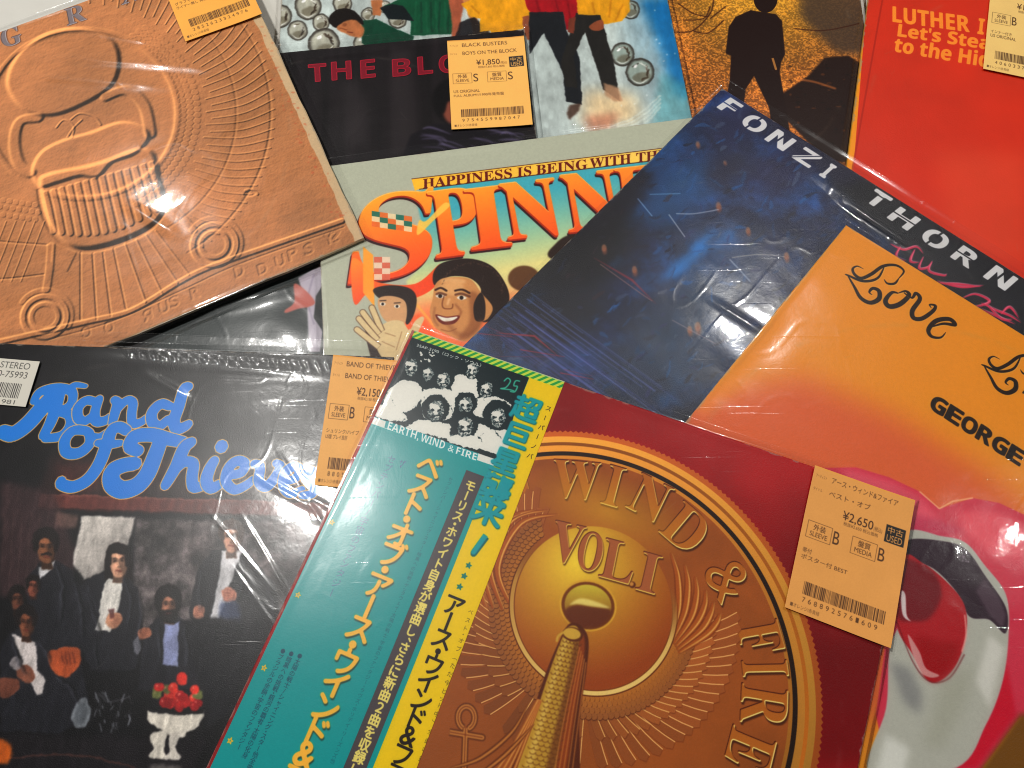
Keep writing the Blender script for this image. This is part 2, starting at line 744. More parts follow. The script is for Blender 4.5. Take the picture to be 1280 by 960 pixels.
def frame(corner, pa, pb, z, which, lock=False):
    """square 315 mm jacket from one seen corner and points on its two edges (photo pixels)
    which: 'TL' pa on the left edge, pb on the top edge; 'BR' pa on the right edge, pb on the bottom edge; 'BL' left, bottom"""
    c, a, b = at([corner, pa, pb], z)
    da, db = a - c, b - c
    da, db = da / np.linalg.norm(da), db / np.linalg.norm(db)
    S = MM / 1000
    # da runs along the vertical edge, db along the horizontal edge; square the pair up
    aa = math.atan2(da[1], da[0])
    ab = math.atan2(db[1], db[0])
    diff = (ab - aa + math.pi) % (2 * math.pi) - math.pi
    want = math.copysign(math.pi / 2, diff)
    e = (diff - want) / 2
    aa += 2 * e if lock else e
    ab -= 0 if lock else e
    da = np.array([math.cos(aa), math.sin(aa)]) * S
    db = np.array([math.cos(ab), math.sin(ab)]) * S
    if which == 'TL':
        return c, db, da
    if which == 'BR':
        return c + da + db, -db, -da
    if which == 'BL':
        return c + da, db, -da
    if which == 'TR':
        return c + db, -db, da


TH = 0.0026            # jacket thickness
STEP = 0.0040          # one layer of the pile


def zt(layer):
    return STEP * layer + TH


GROUP = 'second-hand record sleeves spread over the table'
SIDE = plain('board_edge', (.42, .36, .28), .8, .2)
SIDE_D = plain('board_edge_dark', (.06, .055, .055), .7, .3)
SIDE_R = plain('board_edge_red', (.28, .02, .02), .6, .3)
TAGSIDE = plain('tag_edge', (.75, .48, .2), .7, .2)


def edge_wear(c, amt, col, seed):
    """rubbed rim and bumped corners where the board shows through the print"""
    H, W = c.H, c.W
    yy_, xx_ = np.mgrid[0:H, 0:W].astype(np.float32)
    dx_, dy_ = np.minimum(xx_, W - 1 - xx_), np.minimum(yy_, H - 1 - yy_)
    d = np.minimum(dx_, dy_) / c.res
    corner = np.exp(-(np.hypot(dx_, dy_) / c.res / 7) ** 2)
    n = fbm(H, W, 26, seed, 5, .65)
    m = np.clip((n - .47 + amt * .05 + corner * .16 - d * .22) * 9, 0, 1)
    m = np.maximum(m, np.clip(1 - d / .35, 0, 1) * np.clip((n - .36) * 6, 0, 1))
    c.comp((m.astype(np.float32), 0, 0), col, .6)
    # faint ring rubbed by the disc inside, and a few handling scuffs
    r = np.hypot(xx_ - W / 2, yy_ - H / 2) / c.res
    ring = np.exp(-((r - 148) / 1.6) ** 2) * np.clip((fbm(H, W, 60, seed + 3, 4) - .48) * 5, 0, 1)
    c.comp((ring.astype(np.float32), 0, 0), col, .10 * amt)
    rg = np.random.default_rng(seed)
    for _ in range(26):
        x, y, a, L = rg.uniform(0, W), rg.uniform(0, H), rg.uniform(0, 3.1), rg.uniform(8, 60)
        q = np.array([[x, y], [x + L * math.cos(a), y + L * math.sin(a)]])
        c.comp(c.mask(c.quads(q, rg.uniform(.6, 1.3)), .5), col, rg.uniform(.08, .3))


def sleeve(label, fr_, layer, pr, film_m, side=SIDE, ridges=(), rough=.38, spec=.24, grain=.35, seed=1, wob=.0, margin=(.004, .004, .007, .004), amp=.00018, gscale=900, lift=0.0, nf=230, wear=1.0, wcol=(.66, .62, .56)):
    O, U, V = fr_
    z = zt(layer)
    c = O + U * .5 + V * .5
    root = thing('record_sleeve', (c[0], c[1], z - TH), label, 'record sleeve', GROUP)
    if wear:
        edge_wear(pr, wear, wcol, seed + 500)
    m = printed('cover_print', pr.image('cover_art'), rough, spec, grain, gscale)
    slab('jacket', O, U, V, z - TH, z, m, side, root, wob=wob, seed=seed)
    if film_m:
        film(O, U, V, z, film_m, root, ridges, seed=seed * 7 + 1, margin=margin, amp=amp, lift=lift, n=nf)
    return root


def C(r, g, b):
    return (r / 255, g / 255, b / 255)


def Z(off, sc_):
    """coordinates noted on an enlarged crop of the photograph -> photo pixels"""
    return lambda *p: [(off[0] + x * sc_, off[1] + y * sc_) for x, y in p]


RG = np.random.default_rng(11)


def paper_noise(c, amt=.03, seed=1):
    n = fbm(c.H, c.W, 6, seed, 3)[..., None] - .5
    c.img *= 1 + n * amt * 2


# ------------------------------------------------------------------ table top
tab = bpy.data.objects.new('table_top', None)
TABLE = plain('table_laminate', (.66, .64, .58), .45, .4, .03, 60)
bm = bmesh.new()
bmesh.ops.create_cube(bm, size=1)
bmesh.ops.scale(bm, vec=(1.8, 1.5, .03), verts=bm.verts)
bmesh.ops.translate(bm, vec=(0, .2, -.015), verts=bm.verts)
bmesh.ops.bevel(bm, geom=bm.edges[:], offset=.003, segments=2, affect='EDGES')
me = bpy.data.meshes.new('table_top')
bm.to_mesh(me)
me.materials.append(TABLE)
tab = bpy.data.objects.new('table_top', me)
COL.objects.link(tab)
tab['kind'] = 'structure'

F_SOFT = film_mat('clear_film_soft', .04, .08, 110, 1.0, scratch=.5)
F_FINE = film_mat('clear_film_crinkled', .04, .11, 170, 1.1, scratch=1.3)
F_WORN = film_mat('clear_film_scratched', .04, .16, 200, 1.25, scratch=1.4)


# ------------------------------------------------------------------ price tags (paper labels stuck on the bags)
def digits(c, x0, y0, wd, ht, n, rg, col, a=.8):
    """row of printed code characters"""
    s = ''.join(str(v) for v in rg.integers(0, 10, n))
    c.text(s, (x0, y0), (x0 + wd, y0), (x0, y0 - ht), col, a, canvas=False)


def price_tag(root, quad, layer, artist, title, price, grade, notes, paper=(250, 184, 96), seed=1, used=True, bar=True, code=None, tail='オレンジ/赤青緑'):
    """quad: TL, TR, BL photo pixels"""
    z = zt(layer) + .00165 + (.0004 if layer == 6 else 0)
    tl, tr, bl = at(quad, z)
    U, V = tr - tl, bl - tl
    wm, hm = np.linalg.norm(U) * 1000, np.linalg.norm(V) * 1000
    c = Print(tl, U, V, z, wm, hm, 9.0, C(*paper), True)
    ink = C(62, 38, 22)
    rg = np.random.default_rng(seed)
    T = lambda s, x, y, w_, h, a=.85, bold=0: c.text(s, (x, y), (x + w_, y), (x, y - h), ink, a, bold=bold)
    c.img[:max(1, int(c.H * .012))] = C(225, 160, 80)
    T('アーティスト', .03, .075, .11, .022, .6)
    T(artist, .19, .082, min(.66, .045 * len(artist) * (1.6 if ord(artist[0]) > 1000 else 1)), .04)
    T('タイトル', .03, .168, .09, .022, .6)
    T(title, .19, .175, min(.7, .043 * len(title) * (1.6 if ord(title[0]) > 1000 else 1)), .04)
    T(price, .36, .30, .30, .062, .95, .6)
    T('(税込)', .67, .298, .08, .03, .8)
    T('税抜¥' + price[1:] + ' 税込価格', .38, .335, .34, .024, .75)
    if used:
        c.fill([(.78, .225), (.965, .225), (.965, .345), (.78, .345)], C(38, 34, 32))
        c.text('中古', (.80, .277), (.945, .277), (.80, .235), C(*paper), 1, bold=.5)
        c.text('USED', (.80, .335), (.945, .335), (.80, .290), C(*paper), 1, bold=.5)
    for x, top, k, e in ((.05, .385, '外装', 'SLEEVE'), (.49, .385, '盤質', 'MEDIA')):
        for q in ([(x, top), (x + .24, top)], [(x + .24, top), (x + .24, top + .115)], [(x + .24, top + .115), (x, top + .115)], [(x, top + .115), (x, top)]):
            c.line(q, 2.2, ink, .85)
        T(k, x + .06, top + .052, .12, .04, .9, .4)
        T(e, x + .035, top + .098, .17, .032, .85)
        c.text(grade, (x + .26, top + .10), (x + .32, top + .10), (x + .26, top + .012), ink, .9, bold=.5)
    for i, s in enumerate(notes):
        T(s, .05, .605 + i * .045, min(.8, .03 * len(s) * (1.5 if ord(s[0]) > 1000 else 1)), .032)
    x = .13
    while x < .90:
        w1 = rg.choice([.004, .004, .008, .012])
        c.fill([(x, .79), (x + w1, .79), (x + w1, .875), (x, .875)], ink, .9)
        x += w1 + rg.choice([.005, .005, .009])
    code = code or ''.join(str(v) for v in rg.integers(0, 10, 13))
    for i, ch in enumerate(code):
        T(ch, .14 + i * .057, .925, .028, .032)
    T('■' + tail, .04, .975, .28, .026, .7)
    c.img[:] = blur(c.img, .9)
    c.img *= (1 + .05 * (fbm(c.H, c.W, 120, seed + 7, 3)[..., None] - .5))
    paper_noise(c, .02, seed)
    m = printed('tag_print', c.image('tag_art'), .55, .3, .2, 1400)
    b = RG.uniform(.0010, .0022)
    return slab('price_tag', tl, U, V, z, z + .00025, m, TAGSIDE, root, n=8, bend=lambda u, v: b * (max(0, u - .6) ** 2) * 3 + b * max(0, .2 - v) * 2, edge=.0001)


# ================================================================== 1 sunset sleeve
fr_ = frame((1112, 262), (1121, 0), (830, 287), zt(0), 'BR')
c = Print(*fr_, zt(0))
c.img[:] = C(196, 112, 38)
n1 = fbm(c.H, c.W, 5, 1, 3)
n2 = fbm(c.H, c.W, 240, 2, 2)
g0 = c.P((945, -20))[0]
yy, xx = np.mgrid[0:c.H, 0:c.W]
dist = np.hypot(xx - g0[0], (yy - g0[1])) / c.k((945, 20))
glow = np.exp(-(dist / 95) ** 2)[..., None]
base = np.array(C(176, 106, 50)) * (.45 + 1.1 * n2[..., None])
spk = np.clip((n1 - .42) * 4, 0, 1)[..., None]
base = base * (.78 + .42 * spk) + spk * np.array(C(40, 30, 14))
base = base * .92 + np.array(C(60, 40, 22)) * .3
c.img[:] = base * (1 - glow * .85) + np.array(C(250, 196, 70)) * glow * .85 * (.75 + .3 * spk)
sil = C(34, 16, 12)
z4 = Z((740, 0), .4219)
r = c.P([(1000, -40), (1110, -40), (1110, 70), (1045, 66), (1000, 20)])
c.comp(c.mask([r], 30), C(74, 58, 48), .85)
c.fill(z4((560, 280), (640, 225), (690, 170), (760, 165), (800, 190), (800, 480), (700, 480), (560, 340)), C(38, 20, 14), 1, 1.5)
for i in range(60):
    x, y = RG.uniform(985, 1072), RG.uniform(78, 190)
    c.ell(x, y, RG.uniform(1, 4), RG.uniform(.6, 1.6), C(120, 70, 34) if RG.random() < .35 else C(20, 10, 8), .5, .6)
c.line(z4((610, 235), (660, 243), (720, 262)), 3, C(200, 120, 60), .6, 1, True)
c.fill(z4((405, 80), (425, 50), (470, 30), (500, 35), (545, 42), (563, 62), (572, 160), (560, 185), (556, 215), (572, 300), (600, 480), (545, 480), (525, 320), (480, 225), (455, 265), (430, 480), (360, 480), (408, 240), (412, 165), (396, 158)), sil, 1, .5)
c.ell(957, -2, 15, 18, sil)
c.line(z4((535, 172), (545, 205)), 2.5, C(214, 150, 80), .8)
for q in (((240, 95), (300, 90), (350, 40), (360, 0)), ((300, 92), (345, 97), (390, 60)), ((270, 60), (330, 55), (350, 20)), ((350, 55), (395, 20)), ((255, 10), (300, 40), (345, 50)), ((600, 85), (690, 90), (790, 70))):
    c.line(z4(*q), 1.5, C(60, 26, 12), .85, .2, True)
sleeve('record sleeve with a dark standing silhouette against a glowing orange dusk', fr_, 0, c, F_SOFT, SIDE_D, seed=2)

# ================================================================== 2 red sleeve with yellow spine
fr_ = frame((1040, 352), (1097, 0), (1300, 399), zt(1), 'BL')
c = Print(*fr_, zt(1))
c.img[:] = C(206, 60, 36)
n2 = fbm(c.H, c.W, 160, 4, 4)[..., None]
c.img *= .95 + .10 * n2
# the yellow spine edge runs along the left
c.fill([(1092 - 14, -260), (1104, -260), (1063, 260), (1018, 420), (960, 420)], C(238, 160, 44))
c.line([(1146, -260), (1103, 0), (1068, 198), (1030, 410)], 1.5, C(160, 40, 26), .6)
yel = C(246, 158, 62)
for s, a, b, t in (('LUTHER', (1116, 27), (1212, 40), (1116, 8)), ('I', (1222, 42), (1229, 43), (1224, 23)), ('NGRAM', (1233, 44), (1320, 58), (1235, 25)),
                   ("Let's Steal", (1122, 45), (1244, 63), (1124, 29)), ('to the Hideaway', (1117, 64), (1318, 98), (1120, 46))):
    c.text(sb(s), a, b, t, yel, 1, bold=2.2)
rg = c.P([(1170, 190), (1290, 190), (1290, 330), (1190, 320)])
c.comp(c.mask([rg], 60), C(226, 104, 72), .35)
rt = sleeve('red record sleeve with yellow lettering and a yellow spine edge', fr_, 1, c, F_SOFT, plain('board_edge_yellow', (.7, .35, .04), .6, .3), seed=5)
price_tag(rt, [(1240, -28), (1334, -10), (1229, 86)], 1, 'LUTHER INGRAM', "LET'S STEAL AWAY", '¥1,650', 'B', ['インナー付き', 'US ORIGINAL'], (246, 206, 130), 21)

# ================================================================== 3 colourful sleeve with crystal balls
fr_ = frame((871, 176), (843, 0), (660, 202), zt(1), 'BR')
c = Print(*fr_, zt(1))
c.img[:] = C(196, 205, 202)
c.comp((blur(np.clip((c.P((0, 0))[0][0] * 0 + xx[:c.H, :c.W] - c.P((770, 60))[0][0]) / 240, 0, 1).astype(np.float32) * np.clip(1.15 - yy[:c.H, :c.W] / (c.P((840, 150))[0][1]), 0, 1), 20), 0, 0), C(0, 96, 160), 1.3 if False else 1.0)
cl = fbm(c.H, c.W, 130, 8, 4)
c.img *= (.86 + .26 * cl)[..., None]
a5, a4 = Z((600, 0), .2344), Z((340, 0), .2344)
c.comp(c.mask([c.P(a5((560, 480), (820, 500), (860, 640), (640, 700), (540, 640)))], 50), C(228, 205, 165), .9)
c.comp(c.mask([c.P(a5((560, 620), (740, 600), (700, 690), (580, 700)))], 25), C(190, 120, 95), .6)
c.fill([(800, 0), (843, 0), (862, 125), (842, 118), (826, 60)], C(0, 104, 168), .75, 9)
c.fill([(826, 90), (864, 110), (866, 150), (815, 160)], C(96, 165, 172), .6, 8)
for k in range(4):
    c.line(a5((640, 720 - k * 8), (800, 690 - k * 18), (900, 640 - k * 25), (960, 570 - k * 20)), 2.5, C(225, 232, 225), .5, .8, True)
for i in range(40):
    x, y = RG.uniform(700, 850), RG.uniform(10, 170)
    c.ell(x, y, 1.1, 1.1, C(235, 240, 240), .5, .4)


def ball(x, y, r, dark=C(52, 46, 40), lightc=C(205, 205, 190)):
    c.ell(x, y, r, r, dark, .9, .5)
    c.ell(x, y, r * .84, r * .84, lightc, .85, r * .10)
    c.ell(x + r * .1, y + r * .35, r * .62, r * .34, C(96, 88, 70), .6, r * .10, rot=-12)
    for k in range(9):
        a = RG.uniform(-2.6, .6)
        c.line([(x + math.cos(a) * r * .7, y + math.sin(a) * r * .7), (x + math.cos(a + .5) * r * .5, y + math.sin(a + .5) * r * .55), (x + math.cos(a + .9) * r * .66, y + math.sin(a + .9) * r * .66)], r * RG.uniform(.05, .14), [dark, C(60, 46, 34), C(240, 240, 232)][k % 3], .8, .4, True, taper=True)
    c.line([(x - r * .6, y + r * .5), (x, y + r * .78), (x + r * .6, y + r * .45)], r * .09, C(240, 240, 235), .8, .4, True, taper=True)
    c.ell(x - r * .3, y - r * .4, r * .17, r * .1, (1, 1, 1), .95, .3, rot=-30)


for x, y, r in ((350, 20, 15), (385, 8, 17), (372, 38, 13), (401, 28, 11), (428, 5, 12), (405, 55, 20), (460, 18, 9), (497, 24, 12), (455, 55, 14), (334, 45, 12), (440, 32, 8), (480, 8, 8), (788, 12, 12), (778, 68, 15), (800, 90, 18)):
    ball(x, y, r, lightc=C(176, 192, 184) if x > 700 else C(205, 205, 190))
grn, dgr = C(20, 76, 52), C(14, 40, 32)
skin, skd = C(178, 116, 76), C(118, 68, 42)
c.fill(a4((480, 110), (560, 100), (650, 150), (760, 195), (740, 240), (540, 280), (480, 230)), C(18, 66, 48), 1, .5)
c.fill(a4((300, 110), (330, 60), (400, 45), (460, 75), (490, 130), (440, 120), (380, 130), (340, 150)), C(24, 18, 16), 1, .5, True)
c.fill(a4((345, 150), (400, 108), (455, 112), (490, 150), (480, 195), (440, 195), (395, 180)), skin, 1, .8, True)
c.line(a4((360, 150), (400, 160)), 1.5, skd, .8, .5)
c.line(a4((400, 170), (430, 172)), 1.4, C(96, 40, 30), .8, .4)
c.ell(431, 31, 3, 2.2, skd, .6, .6)
c.fill(a4((720, -20), (960, -20), (1000, 60), (960, 180), (740, 190), (740, 100), (600, 60), (600, 30)), C(18, 78, 52), 1, .6)
for k in range(9):
    x = 520 + k * 6
    c.line([(x, 2), (x + RG.uniform(-3, 3), 40)], 1.8, dgr if k % 2 else C(34, 104, 72), .5, .8)
c.fill(a4((530, 0), (590, 0), (580, 85), (535, 80)), skin, 1, .6)
c.fill(a4((575, 40), (640, 20), (700, 30), (760, 110), (620, 100)), C(20, 28, 30), 1, .6)
c.fill(a4((940, -20), (1040, -20), (1010, 70), (1000, 200), (960, 210), (960, 120)), C(170, 96, 70), 1, .8)
c.fill(a4((1010, -20), (1060, -20), (1100, 120), (1130, 200), (1080, 215), (1060, 120)), C(200, 140, 84), 1, .8)
yl = C(222, 164, 40)
c.fill(a4((1010, 20), (1100, -20), (1330, -20), (1400, 60), (1340, 150), (1240, 190), (1180, 185), (1120, 100), (1060, 90)), yl, 1, .6)
for q in (((1120, 10), (1180, 150)), ((1200, 20), (1220, 160)), ((1290, 40), (1240, 170)), ((1060, 30), (1130, 90))):
    c.line(a4(*q), 2.2, C(166, 108, 20), .55, .9)
c.fill(a4((1000, 120), (1080, 90), (1180, 190), (1340, 200), (1340, 260), (960, 260)), C(24, 22, 26), .9, .8)
red = C(160, 26, 36)
c.fill(a5((230, -30), (520, -30), (530, 60), (500, 150), (460, 160), (440, 70), (260, 70)), red, 1, .5)
for q in (((300, 0), (320, 65)), ((400, -5), (420, 60)), ((470, 20), (480, 120))):
    c.line(a5(*q), 2, C(110, 14, 24), .6, .9)
c.fill(a5((0, -20), (200, -20), (270, 70), (240, 110), (120, 160), (0, 170)), yl, 1, .5)
c.fill(a5((225, 90), (262, 80), (275, 180), (285, 225), (250, 210), (232, 150)), C(150, 86, 60), 1, .5)
c.fill(a5((262, 65), (440, 62), (460, 160), (530, 300), (545, 560), (460, 540), (440, 380), (340, 175), (262, 290)), C(30, 32, 36), 1, .5)
c.fill(a5((510, 70), (640, 70), (720, 360), (745, 540), (660, 480), (560, 170), (500, 300), (520, 470), (455, 460), (430, 330), (480, 180)), C(38, 36, 34), 1, .5)
c.fill(a5((515, -30), (800, -30), (800, 60), (760, 110), (660, 130), (640, 80), (520, 78)), yl, 1, .5)
for q in (((600, 10), (610, 70)), ((700, 0), (690, 90)), ((760, 20), (720, 110))):
    c.line(a5(*q), 2, C(170, 110, 24), .55, .9)
c.fill(a5((590, 130), (650, 105), (660, 150), (620, 165), (585, 150)), C(150, 84, 56), 1, .6, True)
c.fill(a5((470, 100), (510, 90), (500, 180), (470, 170)), C(120, 60, 44), 1, .6)
c.fill(a5((460, 600), (480, 560), (540, 550), (530, 590), (480, 640)), C(70, 46, 36), .85, 1.6)
c.fill(a5((660, 440), (740, 470), (760, 540), (720, 540), (670, 510)), C(190, 150, 118), .85, 1.6)
folds = fbm(c.H, c.W, 20, 178, 4, .6, stretch=(1.8, .8))[..., None] - .5
c.img[:] = c.img * (1 + .28 * folds)
warp(c.img, 4, 24, 175)
c.img[:] = blur(c.img, 1.1)
sleeve('blue and white record sleeve with people in yellow and red tops among glass balls', fr_, 1, c, F_SOFT, seed=8)

# ================================================================== 4 black sleeve THE BLO(CK)
fr_ = frame((655, 36), (671, 178), (358, 65), zt(2), 'TR')
c = Print(*fr_, zt(2))
c.img[:] = C(27, 23, 25)
st = fbm(c.H, c.W, 44, 12, 3, stretch=(14, 1))[..., None]
c.img *= .6 + .85 * st
c.fill(a4((370, 440), (450, 430), (520, 560), (500, 780), (380, 760)), C(62, 56, 58), .5, 12)
c.fill(a4((640, 260), (740, 260), (760, 820), (640, 820)), C(56, 50, 52), .5, 6)
rd = C(204, 40, 64)
for s, x0, x1, yb, yt in (('T', 197, 292, 438, 345), ('H', 320, 425, 428, 332), ('E', 475, 552, 418, 322), ('B', 645, 742, 408, 318), ('L', 780, 858, 398, 305), ('O', 893, 1000, 390, 296), ('C', 1030, 1130, 380, 290), ('K', 1160, 1260, 370, 280)):
    p = a4((x0, yb), (x1, yb - 8), (x0 - 4, yt))
    r = c.tmask(sb(s), *p, bold=.8)
    c.comp((blur(r[0], 2), r[1] + 3, r[2] + 2), C(10, 5, 6), .8)
    c.comp(r, rd, .95)
    r2 = c.tmask(sb(s), *p, bold=-2.2)
    c.comp(r2, C(70, 20, 30), .55)
c.ell(566, 126, 26, 28, C(12, 9, 11), .95, 3)
c.ell(570, 140, 16, 16, C(150, 84, 66), .9, 2.5)
c.ell(553, 130, 5, 12, C(12, 9, 11), .9, 2)
c.fill(a4((700, 820), (740, 720), (860, 660), (940, 665), (1100, 700), (1300, 690), (1400, 760), (1400, 860), (700, 870)), C(22, 18, 24), 1, 2)
for k in range(16):
    x = 512 + RG.uniform(0, 130)
    y = 168 + RG.uniform(-8, 18)
    c.line([(x, y), (x + RG.uniform(8, 28), y + RG.uniform(-4, 5)), (x + RG.uniform(24, 44), y + RG.uniform(0, 12))], RG.uniform(1.5, 4), C(128, 118, 154), RG.uniform(.3, .6), 1.6, True, taper=True)
# lower part seen between its neighbours: dark wall, a figure in pale clothes
c.fill([(180, 340), (420, 300), (420, 470), (180, 470)], C(50, 58, 58), .9, 14)
a6 = Z((160, 300), .25)
c.fill(a6((850, 190), (920, 150), (990, 120), (985, 230), (930, 380), (975, 460), (965, 560), (905, 560), (895, 330)), C(190, 182, 192), 1, 1.2)
c.fill(a6((940, 280), (990, 200), (1010, 560), (960, 560), (975, 450), (930, 390)), C(30, 34, 34), 1, 1)
c.line(a6((930, 170), (900, 300), (930, 420)), 2, C(140, 130, 150), .6, 1, True)
c.fill(a6((830, 220), (880, 245), (935, 310), (900, 335), (850, 345), (790, 365), (785, 350), (830, 310)), C(186, 104, 92), 1, 1, True)
rt = sleeve('black record sleeve with large red capitals across its top', fr_, 2, c, F_SOFT, SIDE_D, seed=9,
            ridges=[((345, 76), (660, 42), .0022, .0009), ((430, 201), (665, 176), .002, .0006), ((200, 400), (400, 350), .006, .0006)], margin=(.004, .004, .009, .004))
price_tag(rt, [(559, 52), (655, 46.5), (564.5, 162)], 2, 'BLACK BUSTERS', 'BOYS ON THE BLOCK', '¥1,850', 'S', ['US ORIGINAL', 'FULL ALBUM!!/1990年発売盤'], (252, 190, 104), 33)

# ================================================================== 5 cream sleeve with orange cartoon lettering
fr_ = frame((396, 209), (414, 442), (672, 180), zt(3), 'TL')
c = Print(*fr_, zt(3))
c.img[:] = C(188, 190, 172)
z3 = Z((400, 150), .3594)
panel = z3((330, 250), (560, 200), (1200, 110), (1400, 200), (1400, 1200), (300, 1100), (330, 700), (300, 560), (380, 480))
c.fill(panel, ('g', (620, 250), C(84, 178, 190), (640, 335), C(232, 222, 158)), 1, 2)
c.comp(c.mask([c.P(z3((300, 640), (700, 600), (1400, 560), (1400, 1200), (300, 1100)))], 60), C(240, 130, 84), .95)
c.fill(z3((290, 700), (345, 670), (400, 740), (400, 860), (290, 860)), C(240, 110, 62), .9, 3)
c.line(z3((335, 640), (400, 720)), 3, C(245, 190, 90), .7, 1)
# banner
c.fill(z3((318, 205), (1300, 85), (1310, 122), (345, 240), (330, 246)), ('g', (520, 222), C(250, 196, 66), (800, 200), C(250, 214, 110)))
c.line(z3((318, 205), (1300, 85)), 1.1, C(80, 40, 26), .8)
c.line(z3((345, 241), (1310, 123)), 1.3, C(80, 40, 26), .9)
dr = C(104, 30, 22)
for s, x0, x1 in (('𝐇𝐀𝐏𝐏𝐈𝐍𝐄𝐒𝐒', 358, 668), ('𝐈𝐒', 686, 735), ('𝐁𝐄𝐈𝐍𝐆', 752, 930), ('𝐖𝐈𝐓𝐇', 938, 1082), ('𝐓𝐇𝐄', 1100, 1210)):
    f = lambda x, o: 236 + o - (x - 358) * .121
    p = z3((x0, f(x0, 2)), (x1, f(x1, 2)), (x0, f(x0, -31)))
    c.text(s, *p, dr, 1, bold=.5)
# big letters
big = (('𝐒', (436, 352), (536, 338), (452, 246)), ('𝐏', (546, 322), (606, 314), (534, 240)), ('𝐈', (590, 312), (640, 306), (580, 237)),
       ('𝐍', (636, 299), (706, 291), (624, 230)), ('𝐍', (712, 290), (782, 282), (700, 219)), ('𝐄', (776, 280), (830, 274), (768, 211)))
for s, a, b, t in big:
    r = c.tmask(s, a, b, t, bold=3.2)
    c.comp((np.clip(r[0], 0, 1), r[1] + 13, r[2] - 7), C(50, 20, 24), .97)
for s, a, b, t in big:
    r = c.tmask(s, a, b, t, bold=3.2)
    c.comp((r[0], r[1] + 6, r[2] - 3), C(170, 50, 24), 1)
    m, y0, x0 = r
    c.comp(r, ('g', (600, 225), C(250, 176, 62), (620, 318), C(236, 92, 40)))
    g = np.clip((blur(np.roll(m, 4, 0), 2) - m), 0, 1) * m
    c.comp((np.clip((m - np.roll(m, 3, 0)), 0, 1) * m, y0, x0), C(255, 220, 140), .8)
# swash horn of the first letter and checker ribbons
c.fill(z3((110, 490), (150, 500), (190, 560), (330, 570), (420, 500), (400, 580), (300, 625), (180, 595), (120, 640)), ('g', (440, 330), C(246, 150, 60), (460, 380), C(232, 86, 44)), 1, .3, True)
c.fill(z3((150, 440), (185, 470), (190, 650), (150, 600)), C(246, 170, 62), .95, .4)
c.fill(z3((540 - 170, 350), (430, 290), (450, 300), (400, 345), (340, 400), (345, 350)), C(250, 206, 96), .9, .6, True)
for i in range(5):
    for j in range(3):
        p = (180 + i * 28, 316 + j * 18 + i * 4)
        c.fill(z3(p, (p[0] + 28, p[1] + 4), (p[0] + 28, p[1] + 22), (p[0], p[1] + 18)), [C(46, 116, 100), C(226, 120, 60), C(240, 220, 180)][(i + 2 * j) % 3], .95)
for i in range(2):
    for j in range(4):
        p = (188 + i * 28, 476 + j * 20)
        c.fill(z3(p, (p[0] + 28, p[1]), (p[0] + 28, p[1] + 20), (p[0], p[1] + 20)), C(238, 214, 190) if (i + j) % 2 else C(216, 116, 92), .95)
# a smiling cartoon man with a round haircut
hair = C(44, 30, 26)
c.fill(z3((400, 575), (395, 530), (430, 495), (520, 482), (600, 510), (650, 580), (655, 640), (610, 690), (560, 700), (540, 640), (560, 590), (520, 550), (450, 545)), hair, 1, .4, True)
face = C(206, 150, 96)
c.fill(z3((402, 570), (440, 548), (520, 552), (560, 600), (600, 650), (585, 690), (560, 705), (548, 745), (500, 770), (440, 745), (400, 720), (382, 670), (392, 620)), face, 1, .5, True)
c.comp(c.mask([c.P(spline(z3((520, 600), (560, 620), (560, 700), (520, 755), (480, 760), (520, 700))))], 8), C(150, 92, 56), .75)
c.comp(c.mask([c.P(spline(z3((410, 580), (470, 560), (500, 580), (470, 610), (420, 600))))], 7), C(232, 186, 130), .7)
c.fill(z3((535, 640), (560, 600), (575, 640), (570, 695), (540, 695)), hair, 1, .5, True)
c.line(z3((400, 592), (420, 584), (440, 594)), 2.6, C(60, 34, 24), 1, .4, True)
c.line(z3((468, 594), (495, 590), (520, 602)), 2.6, C(60, 34, 24), 1, .4, True)
for ex, ey in ((418, 612), (492, 618)):
    c.fill(z3((ex - 16, ey), (ex, ey - 8), (ex + 18, ey + 1), (ex, ey + 8)), C(240, 232, 215), 1, .3, True)
    q = z3((ex, ey))[0]
    c.ell(q[0], q[1], 2.5, 2.6, C(40, 24, 18), 1, .2)
c.line(z3((432, 610), (425, 640), (432, 655), (458, 655), (462, 640)), 1.5, C(128, 74, 44), .9, .4, True)
c.fill(z3((402, 676), (440, 684), (486, 680), (470, 706), (436, 712), (412, 700)), C(110, 42, 34), 1, .4, True)
c.fill(z3((408, 681), (440, 688), (478, 684), (462, 697), (430, 700)), C(244, 240, 226), 1, .2, True)
c.line(z3((420, 728), (450, 735), (475, 725)), 1.2, C(150, 94, 58), .8, .5, True)
for q, col, a_, b_ in ((((440, 700), (480, 745), (530, 740), (560, 700)), C(140, 84, 52), .5, 3), (((470, 640), (490, 665), (485, 680)), C(150, 92, 58), .6, 1.6), (((400, 650), (396, 690), (410, 715)), C(160, 104, 66), .6, 1.6), (((405, 606), (418, 602), (438, 608)), C(96, 54, 38), .8, .8), (((470, 608), (492, 604), (520, 614)), C(96, 54, 38), .8, .8), (((425, 560), (460, 556), (500, 562)), C(240, 200, 146), .6, 2.4), (((450, 620), (444, 640)), C(240, 200, 150), .7, 1)):
    c.line(z3(*q), 5 if b_ > 2 else 3, col, a_, b_, len(q) > 2)
for k in range(70):
    a_ = RG.uniform(-2.9, .2)
    x, y = 530 + 105 * math.cos(a_), 590 + 92 * math.sin(a_)
    c.line(z3((x, y), (x + RG.uniform(-8, 8), y + RG.uniform(-6, 6))), 1.2, C(84, 60, 50), .5, .4)
